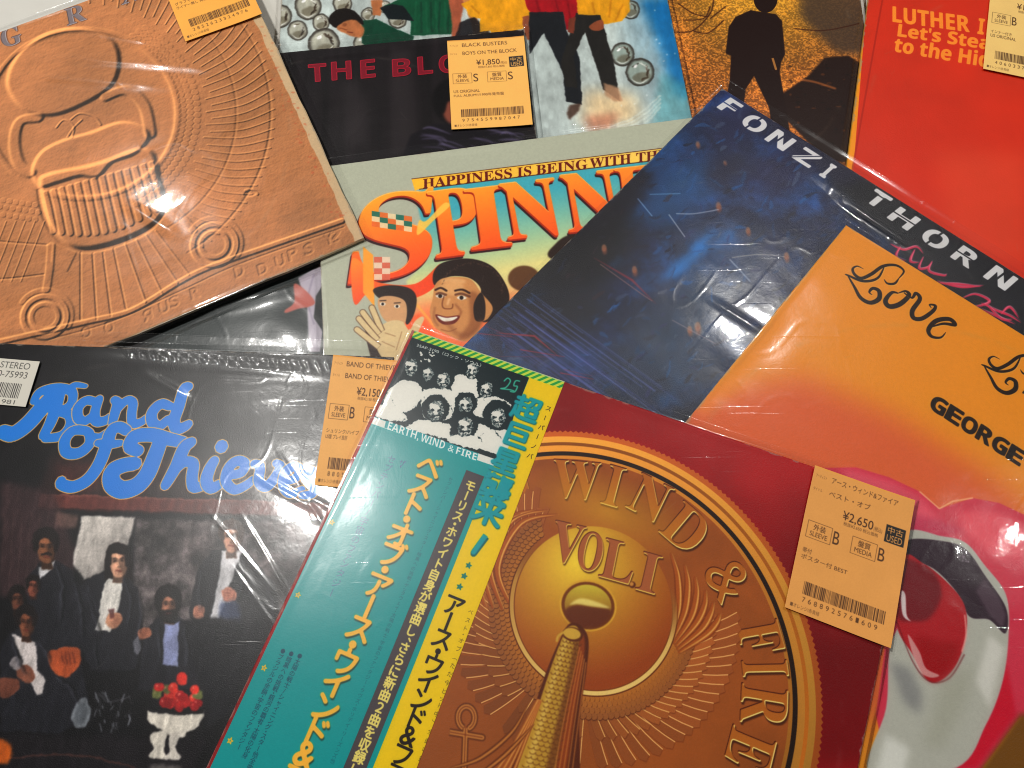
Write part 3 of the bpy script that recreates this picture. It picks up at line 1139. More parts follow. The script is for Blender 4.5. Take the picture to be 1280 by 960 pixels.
# second, smaller face behind a raised palm
c.fill(z3((185, 590), (240, 575), (310, 585), (336, 620), (325, 680), (300, 710), (285, 640), (215, 625)), hair, 1, .4, True)
c.fill(z3((205, 620), (250, 612), (295, 630), (302, 680), (285, 715), (230, 700), (205, 660)), C(212, 168, 124), 1, .5, True)
for ex, ey in ((218, 640), (268, 648)):
    q = z3((ex, ey))[0]
    c.ell(q[0], q[1], 3.6, 2.2, C(245, 240, 225), 1, .3)
    c.ell(q[0], q[1], 1.7, 1.8, C(38, 24, 20), 1, .2)
    c.line([(q[0] - 4, q[1] - 4), (q[0] + 4, q[1] - 4.5)], 1.3, hair, .9, .3)
c.fill(z3((155, 700), (200, 720), (250, 790), (300, 800), (300, 960), (190, 880), (160, 760)), C(54, 36, 30), 1, .6)
pal = C(222, 200, 156)
c.fill(z3((195, 735), (240, 700), (285, 700), (310, 730), (330, 700), (352, 684), (362, 692), (345, 730), (320, 790), (290, 860), (240, 850), (200, 800)), pal, 1, .4, True)
for a, b in (((215, 735), (180, 652)), ((205, 745), (148, 668)), ((200, 765), (135, 690)), ((205, 790), (128, 728))):
    q = z3(a, b)
    c.line(q, 8.2, C(92, 62, 44), .9, .4)
    c.line(q, 6.4, pal, 1, .3)
for q in (((225, 740), (262, 752)), ((215, 770), (260, 790)), ((285, 735), (265, 800))):
    c.line(z3(*q), 1, C(150, 112, 80), .8, .4)
c.fill(z3((820, 430), (870, 400), (930, 420), (960, 520), (800, 480)), C(50, 34, 28), 1, 1, True)
c.ell(655, 348, 20, 16, C(90, 52, 30), .9, 1)
paper_noise(c, .03, 6)
sleeve('cream record sleeve with orange cartoon lettering and a smiling cartoon man', fr_, 3, c, F_SOFT, SIDE, seed=12, wear=.6,
       ridges=[((404, 330), (414, 440), .0016, .0006), ((480, 206), (660, 184), .003, .0005)])

# ================================================================== 6 terracotta relief sleeve
fr_ = frame((455, 298), (322, 0), (160, 424), zt(4), 'BR')
c = Print(*fr_, zt(4))
c.hinit()
# worked stone ground
c.h += (fbm(c.H, c.W, 60, 31, 5) - .5) * 5
c.h += (fbm(c.H, c.W, 12, 32, 3) - .5) * 1.3
cx0, cy0 = 103, 142
# large sunk ring round the emblem
t = np.linspace(0, 2 * math.pi, 60)
ring = np.stack([cx0 + 119 * np.cos(t), cy0 + 106 * np.sin(t)], 1)
c.hline(ring, 6, 7, 1.5)
c.hell(cx0, cy0, 116, 103, -9, 3)
# fan of long plumes outside the ring
for k, a in enumerate(np.radians(np.arange(-98, 62, 3.3))):
    ca, sa = math.cos(a), math.sin(a)
    bend = .16
    r0, r1 = 1.36 if k % 2 else 1.30, 2.02
    P0 = (cx0 + 119 * r0 * math.cos(a - bend * .2), cy0 + 106 * r0 * math.sin(a - bend * .2))
    P1 = (cx0 + 119 * 1.7 * math.cos(a - bend * .5), cy0 + 106 * 1.7 * math.sin(a - bend * .5))
    P2 = (cx0 + 119 * r1 * math.cos(a - bend), cy0 + 106 * r1 * math.sin(a - bend))
    c.hline([P0, P1, P2], 1.7, 4.5, .6)
for rr, hh in ((1.98, -4), (1.62, -3)):
    a = np.linspace(math.radians(-70), math.radians(56), 30)
    c.hline(np.stack([cx0 + 119 * rr * np.cos(a), cy0 + 106 * rr * np.sin(a)], 1), 2.0, hh, .8)
for row in range(3):                           # small scales hugging the ring
    for k in range(38):
        a = math.radians(-60 + k * 3.2 + row * 1.6)
        r = 1.06 + row * .075
        c.hell(cx0 + 119 * r * math.cos(a), cy0 + 106 * r * math.sin(a), 4.5, 3.4, 2.6, .8)
for row in range(3):
    for k in range(8):
        c.hell(-12 + k * 8 + (row % 2) * 4, 248 + row * 9 + k * 1.2, 3.8, 3.4, 3, .8)
for k in range(9):                             # plumes on the left
    c.hline([(-40 + k * 12, 276), (-70 + k * 12, 352)], 1.5, 3.5, .7, False)
c.hline([(-60, 296), (0, 302), (58, 306)], 2.2, -5, .8)
c.hline([(-60, 348), (0, 349), (55, 343)], 2.2, -5, .8)
# smooth oval stone, collar, bent arms
c.hfill([(9, 105), (22, 70), (60, 42), (105, 36), (140, 50), (149, 78), (138, 108), (100, 132), (62, 144), (28, 135)], 30, 3.0)
c.hline([(50, 147), (25, 152), (18, 178), (24, 205), (38, 216)], 12, 15, 1.9)
c.hline([(130, 122), (158, 113), (180, 132), (188, 168)], 12, 15, 1.9)
for q in ([(70, 160), (80, 150), (92, 158), (90, 172)], [(88, 150), (100, 142), (118, 146), (126, 156)], [(84, 172), (92, 160), (102, 150)]):
    c.hline(q, 2.4, 5, .7)
# ribbed urn
c.hfill([(50, 230), (60, 272), (80, 300), (105, 310), (145, 302), (185, 284), (205, 262), (200, 228), (184, 186), (120, 205), (60, 218)], 34, 3.6)
for k in range(14):
    x = 58 + k * 10.2
    yb = 292 + 16 * math.sin(math.pi * min(1, k / 13)) - (k / 13) * 34
    c.hline([(x - 2, 240 - k * 2.9), (x + 3 + k * .25, (226 + yb) / 2 - k), (x + 9 + k * .6, yb - 2)], 6.4, 9, 1.1)
c.hfill([(40, 214), (52, 190), (80, 175), (112, 166), (150, 153), (178, 158), (186, 173), (168, 192), (140, 203), (122, 221), (100, 220), (72, 228), (50, 233)], 27, 2.6)
c.hline([(49, 236), (57, 274), (78, 303), (106, 314), (147, 306), (187, 287), (208, 262)], 5, -9, 1.6)
# stems, scrolls
c.hline([(64, 305), (62, 335), (58, 362)], 9, 7, 1.3)
c.hline([(206, 250), (228, 272), (242, 288)], 9, 7, 1.3)
c.hfill([(66, 304), (96, 315), (84, 340), (64, 328)], 5, 1, False)
for (x, y) in ((56, 396), (268, 306)):
    for r, h in ((31, 12), (24, -9), (20, 12), (14, -6)):
        c.hell(x, y, r, r * .92, h, 1.3, -20)
    a = np.linspace(-2.6, .5, 14)
    c.hline(np.stack([x + 33 * np.cos(a), y + 31 * np.sin(a) - 2], 1), 7, 6, 1.2)
# tail lines fanning down to the plinth
for a, b in (((101, 315), (101, 400)), ((116, 316), (121, 399)), ((129, 315), (139, 395)), ((142, 310), (158, 387)), ((156, 304), (182, 378)), ((170, 299), (203, 368)), ((182, 293), (222, 354)), ((194, 288), (236, 343))):
    c.hline([a, b], 2.2, -5 if a[0] < 145 else 5, .6, False)
c.hline([(-20, 432), (45, 417), (110, 402), (165, 388), (222, 354), (262, 334), (330, 310), (428, 276)], 7, 12, 1.6)
c.hline([(60, 425), (140, 402), (230, 362), (300, 330), (430, 284)], 2.2, -3.5, .7)
c.hell(313, 242, 8, 3.5, -7, .9, -10)
c.hline([(306, 238), (316, 237), (322, 243)], 3, 5, .8)
# worn incised letters along the plinth and top
for s, x, y in (('Ͻ', 110, 419), ('O', 138, 413), ('Я', 187, 398), ('U', 207, 388), ('S', 220, 381), ('R', 246, 370), ('D', 301, 343), ('D', 330, 340), ('U', 352, 330), ('P', 368, 322), ('S', 388, 315), ('Y', 413, 303), ('?', 423, 299)):
    r = c.tmask(s, (x - 6, y + 5), (x + 5, y), (x - 9, y - 8), bold=.8, b=.8)
    if r:
        m, y_, x_ = r
        c.h[y_:y_ + m.shape[0], x_:x_ + m.shape[1]] += m * (-3.2)
c.h += (fbm(c.H, c.W, 4, 38, 2) - .5) * .9
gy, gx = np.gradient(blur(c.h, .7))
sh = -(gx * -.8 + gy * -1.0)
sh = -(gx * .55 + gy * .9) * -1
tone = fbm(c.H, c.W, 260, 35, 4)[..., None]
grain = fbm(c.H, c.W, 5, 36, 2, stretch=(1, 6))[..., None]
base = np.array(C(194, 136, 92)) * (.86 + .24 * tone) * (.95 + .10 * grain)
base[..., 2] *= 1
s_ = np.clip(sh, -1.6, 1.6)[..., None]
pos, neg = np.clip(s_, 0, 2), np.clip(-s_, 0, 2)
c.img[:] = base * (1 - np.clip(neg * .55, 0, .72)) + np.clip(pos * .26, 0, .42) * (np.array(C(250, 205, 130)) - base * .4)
# grey metal capitals on the top rim
for s, a, b, t in (('𝐆', (4, 60), (28, 52), (-1, 38)), ('𝐑', (84, 32), (108, 24), (80, 12)), ('𝐀', (152, 6), (182, -4), (150, -12)), ('𝐓', (222, -22), (248, -30), (216, -44)), ('𝐈', (280, -44), (292, -48), (276, -64))):
    r = c.tmask(s, a, b, t, bold=1.5)
    if r:
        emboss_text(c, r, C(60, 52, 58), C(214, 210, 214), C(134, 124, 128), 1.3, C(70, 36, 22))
# scuffed cream border where the board shows
S_ = c.res
for side in range(2):
    n = c.H if side == 0 else c.W
    wear = (fbm(n, 3, 90, 40 + side, 5, .45)[:, 0] * 4.5 + 5.2) * S_ * (1.0 if side == 0 else .10)
    if side == 0:
        xs = np.arange(c.W)[None]
        m = np.clip((xs - (c.W - wear[:, None])) / 3, 0, 1)
    else:
        ys = np.arange(c.H)[:, None]
        m = np.clip((ys - (c.H - wear[None])) / 3, 0, 1)
    c.comp((m.astype(np.float32), 0, 0), C(206, 184, 150), .92)
for k in range(90):
    y = RG.uniform(-100, 290)
    x = 325 + (y / 298) * 130 - RG.uniform(8, 30)
    c.ell(x, y, RG.uniform(.5, 2.6), RG.uniform(.5, 1.6), C(190, 96, 64), .5, .8)
paper_noise(c, .03, 41)
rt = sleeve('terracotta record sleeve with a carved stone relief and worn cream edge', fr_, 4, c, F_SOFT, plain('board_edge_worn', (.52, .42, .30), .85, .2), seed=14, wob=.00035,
            ridges=[((20, 62), (330, 92), .007, .0011), ((0, 88), (240, 112), .006, .0008), ((100, 40), (200, 56), .0025, .0010), ((150, 428), (440, 304), .0018, .0009), ((0, 40), (110, 2), .0022, .0010), ((150, 250), (230, 300), .004, .0005)],
            margin=(.004, .006, .006, .004))
price_tag(rt, [(190, -52), (281, -83), (232, 52)], 4, 'EARTH WIND', 'GRATITUDE', '¥1,320', 'B', ['グラフィック(シー)', 'ライナー無し 再生良好'], (246, 178, 84), 44)

# ================================================================== 7 night-blue sleeve
fr_ = frame((903, 110), (594, 414), (1267, 337), zt(4), 'TL')
c = Print(*fr_, zt(4))
H_, W_ = c.H, c.W
a_ = fbm(H_, W_, 210, 51, 5, .6)[..., None]
b_ = fbm(H_, W_, 90, 52, 5, .6)[..., None]
d_ = fbm(H_, W_, 34, 53, 4, .6)[..., None]
c.img[:] = np.array(C(30, 38, 70)) * (.45 + 1.0 * a_) + np.array(C(12, 62, 100)) * np.clip((b_ - .44) * 2.2, 0, 1) * .75
c.img *= .75 + .5 * d_
for x, y, rx, ry, col, a, b in ((790, 170, 70, 60, C(22, 78, 128), .7, 30), (850, 240, 60, 30, C(28, 96, 150), .55, 22), (905, 215, 26, 22, C(34, 34, 58), .85, 14), (715, 300, 84, 66, C(13, 11, 17), .97, 22),
                                 (765, 250, 62, 24, C(20, 17, 28), .9, 12), (700, 400, 60, 40, C(22, 22, 30), .85, 26), (640, 360, 40, 40, C(24, 24, 32), .8, 20), (900, 330, 60, 60, C(62, 84, 112), .5, 30),
                                 (860, 420, 60, 70, C(54, 74, 96), .55, 34), (985, 205, 60, 26, C(28, 26, 64), .7, 26), (930, 150, 44, 22, C(26, 28, 66), .75, 18), (800, 460, 60, 50, C(54, 70, 92), .5, 30), (755, 215, 30, 22, C(46, 42, 60), .5, 12)):
    c.ell(x, y, rx, ry, col, a, b, rot=-38)
for x, y, l, a in ((862, 325, 34, .9), (880, 300, 22, .8), (840, 340, 18, .7), (905, 300, 20, .5), (770, 330, 12, .5)):
    c.line([(x - l * .7, y + l * .6), (x + l * .5, y - l * .5)], l * .45, C(52, 140, 216), a * .7, 7)
for k in range(620):
    x, y = RG.uniform(620, 1040), RG.uniform(130, 500)
    dk_ = math.hypot((x - 715) / 95, (y - 300) / 80) < 1 or math.hypot((x - 765) / 80, (y - 250) / 30) < 1
    pal_ = [C(16, 14, 22), C(30, 24, 40), C(52, 30, 40), C(24, 30, 52)] if dk_ else [C(24, 60, 104), C(34, 92, 150), C(50, 52, 96), C(20, 26, 52), C(80, 92, 118), C(18, 20, 34)]
    an_ = RG.normal(-.65, .5)
    L = RG.uniform(4, 22)
    c.line([(x, y), (x + L * math.cos(an_) * .5, y + L * math.sin(an_) * .5 + RG.uniform(-2, 2)), (x + L * math.cos(an_), y + L * math.sin(an_))], RG.uniform(1, 5), pal_[k % len(pal_)], RG.uniform(.25, .7), RG.uniform(.4, 1.5), True, taper=True)
warp(c.img, 8, 30, 56)
for k in range(46):                            # brushed blue rays low on the left
    t0 = RG.uniform(0, 1)
    x, y = 620 + RG.uniform(-20, 60), 372 + RG.uniform(-8, 60)
    L = RG.uniform(40, 200)
    c.line([(x, y), (x + L, y + L * .72)], RG.uniform(.6, 2.2), C(62, 70, 128) if k % 3 else C(96, 108, 170), RG.uniform(.25, .6), .7)
for x, y, s in ((898, 257, 4), (935, 288, 3.6), (983, 320, 4.2), (755, 310, 4), (872, 408, 5), (872, 180, 3), (906, 203, 2), (793, 337, 4), (862, 412, 4)):
    c.ell(x, y, s * .8, s * 1.2, C(206, 140, 96), .6, 1.6)
    c.ell(x + 1, y + s, s * .8, s * 1.2, C(150, 84, 60), .6, 2)
for q, col in ((((845, 267), (868, 267), (898, 262)), C(196, 200, 214)), (((836, 268), (856, 296)), C(205, 205, 215)), (((915, 322), (950, 318), (980, 321)), C(190, 180, 170)), (((912, 324), (938, 352)), C(200, 205, 220)),
               (((797, 248), (815, 270)), C(160, 190, 230)), (((812, 243), (850, 242)), C(120, 160, 200)), (((750, 330), (800, 366), (815, 376)), C(160, 110, 104)), (((840, 400), (895, 430)), C(150, 130, 140))):
    c.line(list(q), 1.5, col, .6, .6, len(q) > 2)
for q in (((742, 322), (790, 350), (820, 380)), ((620, 416), (668, 420), (700, 447)), ((540, 445), (695, 446)), ((705, 462), (740, 470)), ((600, 405), (650, 425))):
    c.line(list(q), 2.6, C(160, 44, 58), .8, 1, taper=True)
for q in (((590, 416), (640, 421)), ((650, 437), (706, 446)), ((700, 466), (742, 474))):
    c.line(list(q), 4, C(190, 40, 60), .9, .8, taper=True)
# black title band along the top edge, fading in to the right
c.fill([(1010, 170), (1060, 190), (1400, 400), (1460, 520), (1200, 440), (1150, 340), (1040, 235)], C(20, 18, 24), .95, 12)
c.fill([(940, 120), (1000, 150), (1100, 215), (1050, 235), (960, 170)], C(26, 24, 52), .8, 10)
wht = C(228, 226, 226)
cent = [('F', 911, 132), ('O', 942, 153.5), ('N', 974, 174), ('Z', 1007, 195.5), ('I', 1034, 213), ('T', 1096, 248), ('H', 1128, 272), ('O', 1168, 297.5), ('R', 1206, 320), ('N', 1249, 346), ('T', 1290, 370), ('O', 1330, 395)]
for i, (s, x, y) in enumerate(cent):
    big_ = 1 + .018 * i
    wd = {'I': 3.2, 'F': 8.5, 'T': 9.5, 'Z': 10.5, 'R': 10}.get(s, 11.5) * big_
    q = c.P([(x, y)])[0]
    k = c.k((x, y))
    hx, hy = wd * 1.06 * k, 10.4 * big_ * k
    r = c.tmask(sb(s), (q[0] - hx, q[1] + hy), (q[0] + hx, q[1] + hy), (q[0] - hx, q[1] - hy), bold=2.0, canvas=True, shear=.12)
    m, y0, x0 = r
    yy_, xx_ = np.mgrid[y0:y0 + m.shape[0], x0:x0 + m.shape[1]]
    cut = np.abs((xx_ - q[0]) + (yy_ - q[1]) * (.22 if s in 'NZR' else .25))
    if s in 'ON':
        m = m * np.clip(cut - 2.6, 0, 1)
    elif s in 'FTHRZ':
        cut2 = np.abs((yy_ - q[1]) + (2 if s != 'T' else hy * .45))
        m = m * np.clip(cut2 - 1.7, 0, 1) if s != 'Z' else m * np.clip(np.abs((yy_ - q[1]) + (xx_ - q[0]) * .9) - 1.8, 0, 1)
    c.comp((m, y0, x0), wht, .97)
pk = C(214, 44, 84)
zr = Z((820, 240), .3594)
for q in (((815, 180), (860, 200), (905, 190), (930, 215)), ((850, 190), (835, 225), (870, 240)), ((900, 200), (885, 240), (915, 245)), ((930, 225), (915, 265), (945, 262), (960, 245)), ((960, 240), (950, 275), (1000, 290), (1010, 285)),
          ((975, 310), (1060, 330), (1140, 325)), ((980, 318), (1050, 320), (1130, 330)), ((1060, 372), (1110, 355), (1160, 380), (1110, 398), (1075, 380)), ((1130, 385), (1180, 410), (1230, 430), (1270, 455)), ((1110, 400), (1180, 430), (1250, 460)), ((1150, 390), (1200, 440), (1240, 445)), ((1200, 425), (1230, 400), (1262, 440))):
    c.line(zr(*q), 3.4, pk, .95, .4, True, taper=True)
    c.line(zr(*[(x + 3, y - 4) for x, y in q]), 1.0, C(245, 190, 205), .7, .3, True, taper=True)
sleeve('night blue painted record sleeve with white stencil capitals', fr_, 4, c, F_FINE, SIDE_D, seed=17, grain=.8, gscale=1500, rough=.30, spec=.42, amp=.00022, nf=330,
       ridges=[((930, 112), (1275, 325), .002, .0012), ((1000, 205), (1240, 372), .006, .0012), ((905, 108), (955, 135), .003, .0012), ((1040, 245), (1160, 318), .003, .0010), ((880, 370), (960, 420), .003, .0004)],
       margin=(.003, .004, .009, .004))

# ================================================================== 8 orange sleeve with lips
fr_ = frame((1058, 281), (860, 524), (1269, 412), zt(5), 'TL')
c = Print(*fr_, zt(5))
c.img[:] = C(221, 148, 44)
c.comp(c.mask([c.P([(860, 500), (1000, 470), (1120, 520), (1230, 590), (1290, 640), (1290, 900), (700, 900), (760, 560)])], 70), C(208, 104, 62), .95)
c.comp(c.mask([c.P([(1000, 330), (1030, 350), (930, 480), (880, 520), (860, 500)])], 26), C(226, 150, 60), .6)
zl = Z((820, 240), .3594)
ink = C(34, 22, 16)


def script(txt, p0, p1, pt, bold=.6):
    r = c.tmask(txt, p0, p1, pt, bold=bold)
    c.comp((r[0], r[1] + 2, r[2] + 3), C(240, 196, 110), .8)
    c.comp(r, ink, 1)


def flour(pts, w_=4.5):
    c.line([(x + .6, y + 1.0) for x, y in zl(*pts)], w_ * .6, C(244, 200, 120), .7, .2, True, taper=True)
    c.line(zl(*pts), w_, ink, 1, .15, True, taper=True)


for dx, dy in ((0, 0), (474, 314)):            # two swash initials drawn with a broad pen
    o = lambda *p: [(x + dx, y + dy) for x, y in p]
    flour(o((845, 300), (862, 275), (835, 255), (790, 258), (750, 285), (715, 300), (692, 288), (684, 268), (700, 258), (722, 268)), 4.2)
    flour(o((845, 300), (830, 318), (805, 318), (793, 303)), 3)
    flour(o((795, 258), (770, 300), (720, 310), (668, 290), (658, 286)), 3.4)
    flour(o((668, 292), (690, 330), (712, 368), (745, 385), (775, 372), (776, 345), (755, 335), (742, 348), (752, 358)), 5.4)
o_ = lambda cx, cy, pts: [(cx + x, cy + y) for x, y in pts]
flour(((842, 352), (820, 350), (798, 378), (812, 398), (848, 390), (880, 360), (868, 345), (842, 352)), 6.2)
flour(((862, 350), (890, 368), (904, 352), (918, 372), (892, 412), (896, 438), (925, 440), (962, 415), (972, 396), (952, 392), (958, 404)), 5.4)
flour(((962, 468), (1000, 458), (1040, 462), (1020, 442), (975, 448), (948, 478), (958, 502), (990, 506), (1008, 488)), 5.6)
flour(((1275, 700), (1300, 690), (1330, 720)), 5)
for i, s in enumerate('GEORGE'):
    x, y = 1161 + i * 19.2, 497 + i * 12.4
    r = c.tmask(sb(s), (x, y + 12.5), (x + 17.2, y + 12.5 + 11.2), (x + 8.2, y - 4.2), bold=.8)
    c.comp(r, ink, 1)
# lips
y3 = Z((820, 560), .4167)
c.fill(y3((430, 120), (500, 60), (600, 58), (700, 88), (790, 130), (850, 182), (950, 150), (1030, 165), (1104, 200), (1300, 330), (1300, 760), (1180, 790), (1090, 810), (980, 960), (900, 1060), (600, 1060), (640, 960), (680, 900), (660, 800), (700, 500)), C(198, 60, 82), 1, 1.0)
c.fill(y3((560, 60), (700, 100), (800, 150), (850, 215), (790, 230), (700, 180), (560, 160)), C(226, 112, 128), .7, 9)
c.fill(y3((900, 190), (1010, 190), (1104, 230), (1104, 330), (1020, 330), (930, 260)), C(232, 108, 118), .6, 10)
c.fill(y3((760, 200), (850, 215), (930, 250), (860, 270), (760, 255)), C(184, 60, 92), .7, 7)
c.line(y3((790, 130), (850, 182), (890, 160), (950, 150)), 1.6, C(245, 200, 150), .85, .6)
c.fill(y3((1090, 800), (1300, 760), (1300, 1100), (880, 1100), (960, 980)), C(112, 74, 26), .95, 6)
c.fill(y3((1050, 640), (1080, 800), (960, 960), (900, 960), (1000, 800)), C(190, 20, 48), .85, 5)
c.fill(y3((740, 262), (860, 265), (930, 285), (985, 350), (1050, 440), (1058, 560), (1040, 700), (990, 830), (900, 960), (640, 980), (690, 780), (700, 600), (735, 500)), C(182, 182, 172), 1, .8, True)
c.fill(y3((760, 275), (880, 283), (935, 310), (985, 380), (1050, 480), (1048, 556), (1000, 515), (940, 505), (900, 430), (830, 360), (745, 330)), C(50, 32, 44), 1, 1, True)
c.fill(y3((985, 390), (1030, 450), (1050, 500), (1040, 540), (1000, 500), (960, 430)), C(104, 86, 96), .6, 3)
c.fill(y3((742, 330), (800, 345), (870, 400), (925, 470), (930, 560), (900, 650), (850, 700), (810, 692), (770, 620), (720, 520)), C(168, 34, 42), 1, 1.2, True)
c.fill(y3((740, 345), (800, 350), (845, 390), (855, 450), (820, 510), (770, 520), (725, 500)), C(112, 28, 36), .95, 3, True)
c.fill(y3((780, 570), (850, 580), (910, 590), (880, 670), (835, 695), (800, 670)), C(146, 10, 18), .8, 8, True)
c.fill(y3((735, 432), (748, 440), (752, 500), (765, 520), (740, 500)), C(225, 215, 214), .95, .8, True)
c.line(y3((926, 500), (930, 560), (918, 610)), 2, C(236, 170, 160), .8, .8, True)
c.fill(y3((755, 560), (790, 610), (810, 660), (850, 682), (820, 688), (785, 660)), C(222, 196, 190), .7, 1, True)
c.line(y3((722, 520), (770, 640), (820, 700), (880, 690), (925, 620)), 1.6, C(96, 20, 26), .6, 1, True)
c.fill(y3((700, 640), (760, 660), (800, 740), (790, 800), (740, 760)), C(120, 120, 122), .6, 9)
c.fill(y3((860, 700), (960, 640), (930, 760), (860, 900), (800, 900)), C(160, 160, 144), .5, 14)
c.fill(y3((1000, 560), (1045, 600), (1000, 780), (960, 700)), C(226, 224, 218), .6, 6)
c.fill(y3((690, 860), (760, 900), (740, 1000), (650, 1000)), C(226, 226, 220), .7, 8)
for k in range(8):
    x, y = RG.uniform(1198, 1212), RG.uniform(692, 704)
    c.ell(x, y, .9, .9, C(200, 190, 200), .8, .4)
paper_noise(c, .02, 61)
rt = sleeve('orange record sleeve with black swash lettering above big pink lips', fr_, 5, c, F_FINE, plain('board_edge_orange', (.55, .26, .06), .6, .3), seed=23, grain=.5, gscale=1300,
            ridges=[((1045, 300), (862, 522), .0018, .0010), ((1066, 285), (1268, 410), .0015, .0006), ((900, 470), (980, 380), .006, .0006)], margin=(.003, .004, .003, .004))

# ================================================================== 9 black sleeve with blue script lettering
fr_ = frame((492, 446), (560, 960), (0, 429), zt(5), 'TR', True)
c = Print(*fr_, zt(5))
c.img[:] = C(17, 16, 19)
mott = fbm(c.H, c.W, 50, 71, 4)[..., None]
c.img *= .7 + .5 * mott
b1 = Z((0, 400), .3594)
b2 = Z((0, 615), .3594)
# room: panelling, mantel, marble
c.fill(b1((180, 470), (1150, 500), (1150, 640), (130, 610)), C(46, 28, 28), .85, 8)
c.fill(b1((200, 500), (350, 500), (350, 600), (200, 600)), C(84, 40, 36), .6, 8)
c.fill(b1((140, 605), (1140, 640), (1150, 690), (135, 655)), C(104, 52, 46), .95, 1.5)
c.line(b1((140, 606), (1140, 640)), 2, C(160, 96, 84), .6, .8)
c.line(b1((140, 655), (1140, 690)), 2.5, C(40, 16, 14), .8, .8)
c.fill(b1((0, 560), (190, 600), (260, 800), (240, 960), (0, 960)), C(66, 46, 48), .8, 5)
for k in range(7):
    c.line([(6 + k * 11, 640), (k * 10.6, 745)], 1.6, C(88, 66, 64), .35, 1)
mx_ = fbm(c.H, c.W, 46, 77, 5, .65)[..., None]
marble = np.clip(np.array(C(118, 108, 108)) * (.12 + 1.9 * mx_ ** 1.7), 0, 1)
c.fill(b2((470, 95), (1130, 100), (1130, 420), (460, 480)), marble.astype(np.float32), .9, 4)
c.fill(b2((285, 82), (470, 88), (440, 200), (350, 280), (290, 305), (252, 250)), ('g', (110, 650), C(214, 208, 202), (150, 715), C(150, 144, 140)), 1, 1.2)
c.fill(b2((195, 70), (275, 82), (262, 130), (195, 120)), C(120, 92, 84), .7, 3)
# floor reflections
c.fill(b2((0, 840), (720, 860), (600, 1100), (0, 1100)), C(30, 26, 30), .7, 6)
suit, suit2, shirt = C(30, 30, 36), C(36, 36, 42), C(214, 212, 214)


def head(x, y, r, sk, hr=C(24, 18, 18), big=1.2, beard=False, long=False, mous=False, turn=0):
    """a head in a printed group photograph, about r pixels tall"""
    if long:
        c.fill(b2((x - r * .95, y - r * .2), (x - r * .7, y - r * 1.1), (x, y - r * 1.4), (x + r * .75, y - r * 1.05), (x + r * .98, y), (x + r * 1.05, y + r * 1.3), (x + r * .5, y + r * 1.1), (x - r * .5, y + r * 1.1), (x - r * 1.0, y + r * 1.3)), hr, 1, .6, True)
    else:
        q = b2((x, y - r * .42))[0]
        c.ell(q[0], q[1], r * .3594 * big * .78, r * .3594 * big * .86, hr, 1, .6)
    q = b2((x, y))[0]
    R = r * .3594
    dk = tuple(v * .45 for v in sk)
    lt = tuple(min(1, v * 1.25) for v in sk)
    c.fill([(q[0] - R * .3, q[1] + R * .7), (q[0] + R * .35, q[1] + R * .7), (q[0] + R * .45, q[1] + R * 1.5), (q[0] - R * .4, q[1] + R * 1.5)], dk, 1, .6)
    c.fill([(q[0] - R * .62, q[1] - R * .5), (q[0], q[1] - R * .68), (q[0] + R * .6, q[1] - R * .5), (q[0] + R * .62, q[1] + R * .2), (q[0] + R * .38, q[1] + R * .85), (q[0], q[1] + R * 1.08), (q[0] - R * .4, q[1] + R * .85), (q[0] - R * .62, q[1] + R * .2)], sk, 1, .4, True)
    c.ell(q[0] + R * .40, q[1] + R * .25, R * .26, R * .75, dk, .75, 1.2)
    c.ell(q[0] - R * .1, q[1] - R * .50, R * .34, R * .18, lt, .7, .9)
    c.ell(q[0] - R * .28, q[1] + R * .28, R * .18, R * .2, lt, .5, .9)
    c.ell(q[0], q[1] - R * .14, R * .5, R * .13, dk, .6, .7)
    for sx in (-.26, .26):
        c.ell(q[0] + sx * R + turn, q[1] - R * .10, R * .12, R * .06, C(20, 14, 12), .9, .3)
        c.line([(q[0] + sx * R - R * .16 + turn, q[1] - R * .28), (q[0] + sx * R + R * .16 + turn, q[1] - R * .28)], R * .09, hr, .9, .3)
    c.line([(q[0] + turn + R * .06, q[1] - R * .05), (q[0] + turn + R * .1, q[1] + R * .28)], R * .12, dk, .7, .4)
    c.line([(q[0] - R * .12, q[1] + R * .36), (q[0] + R * .16, q[1] + R * .36)], R * .09, dk, .8, .4)
    c.line([(q[0] - R * .66, q[1] + R * .1), (q[0] - R * .6, q[1] - R * .55), (q[0], q[1] - R * .86), (q[0] + R * .6, q[1] - R * .55), (q[0] + R * .68, q[1] + R * .1)], R * .34, hr, .95, .5, True)
    if beard:
        c.fill([(q[0] - R * .75, q[1] + R * .25), (q[0], q[1] + R * .42), (q[0] + R * .75, q[1] + R * .25), (q[0] + R * .5, q[1] + R * 1.3), (q[0] - R * .5, q[1] + R * 1.3)], hr, .95, .6, True)
    if mous or beard:
        c.line([(q[0] - R * .32, q[1] + R * .45), (q[0], q[1] + R * .38), (q[0] + R * .32, q[1] + R * .45)], R * .18, hr, .9, .3, True)
    c.line([(q[0] - R * .2, q[1] + R * .60), (q[0] + R * .2, q[1] + R * .60)], R * .10, C(104, 46, 40), .9, .3)


# standing left
c.fill(b2((95, 300), (130, 250), (190, 235), (250, 270), (290, 360), (300, 560), (140, 560), (100, 440)), suit, 1, .8)
c.fill(b2((130, 262), (160, 262), (192, 235), (180, 268), (140, 302)), shirt, 1, .5)
head(160, 195, 50, C(132, 86, 60), mous=True, big=1.25)
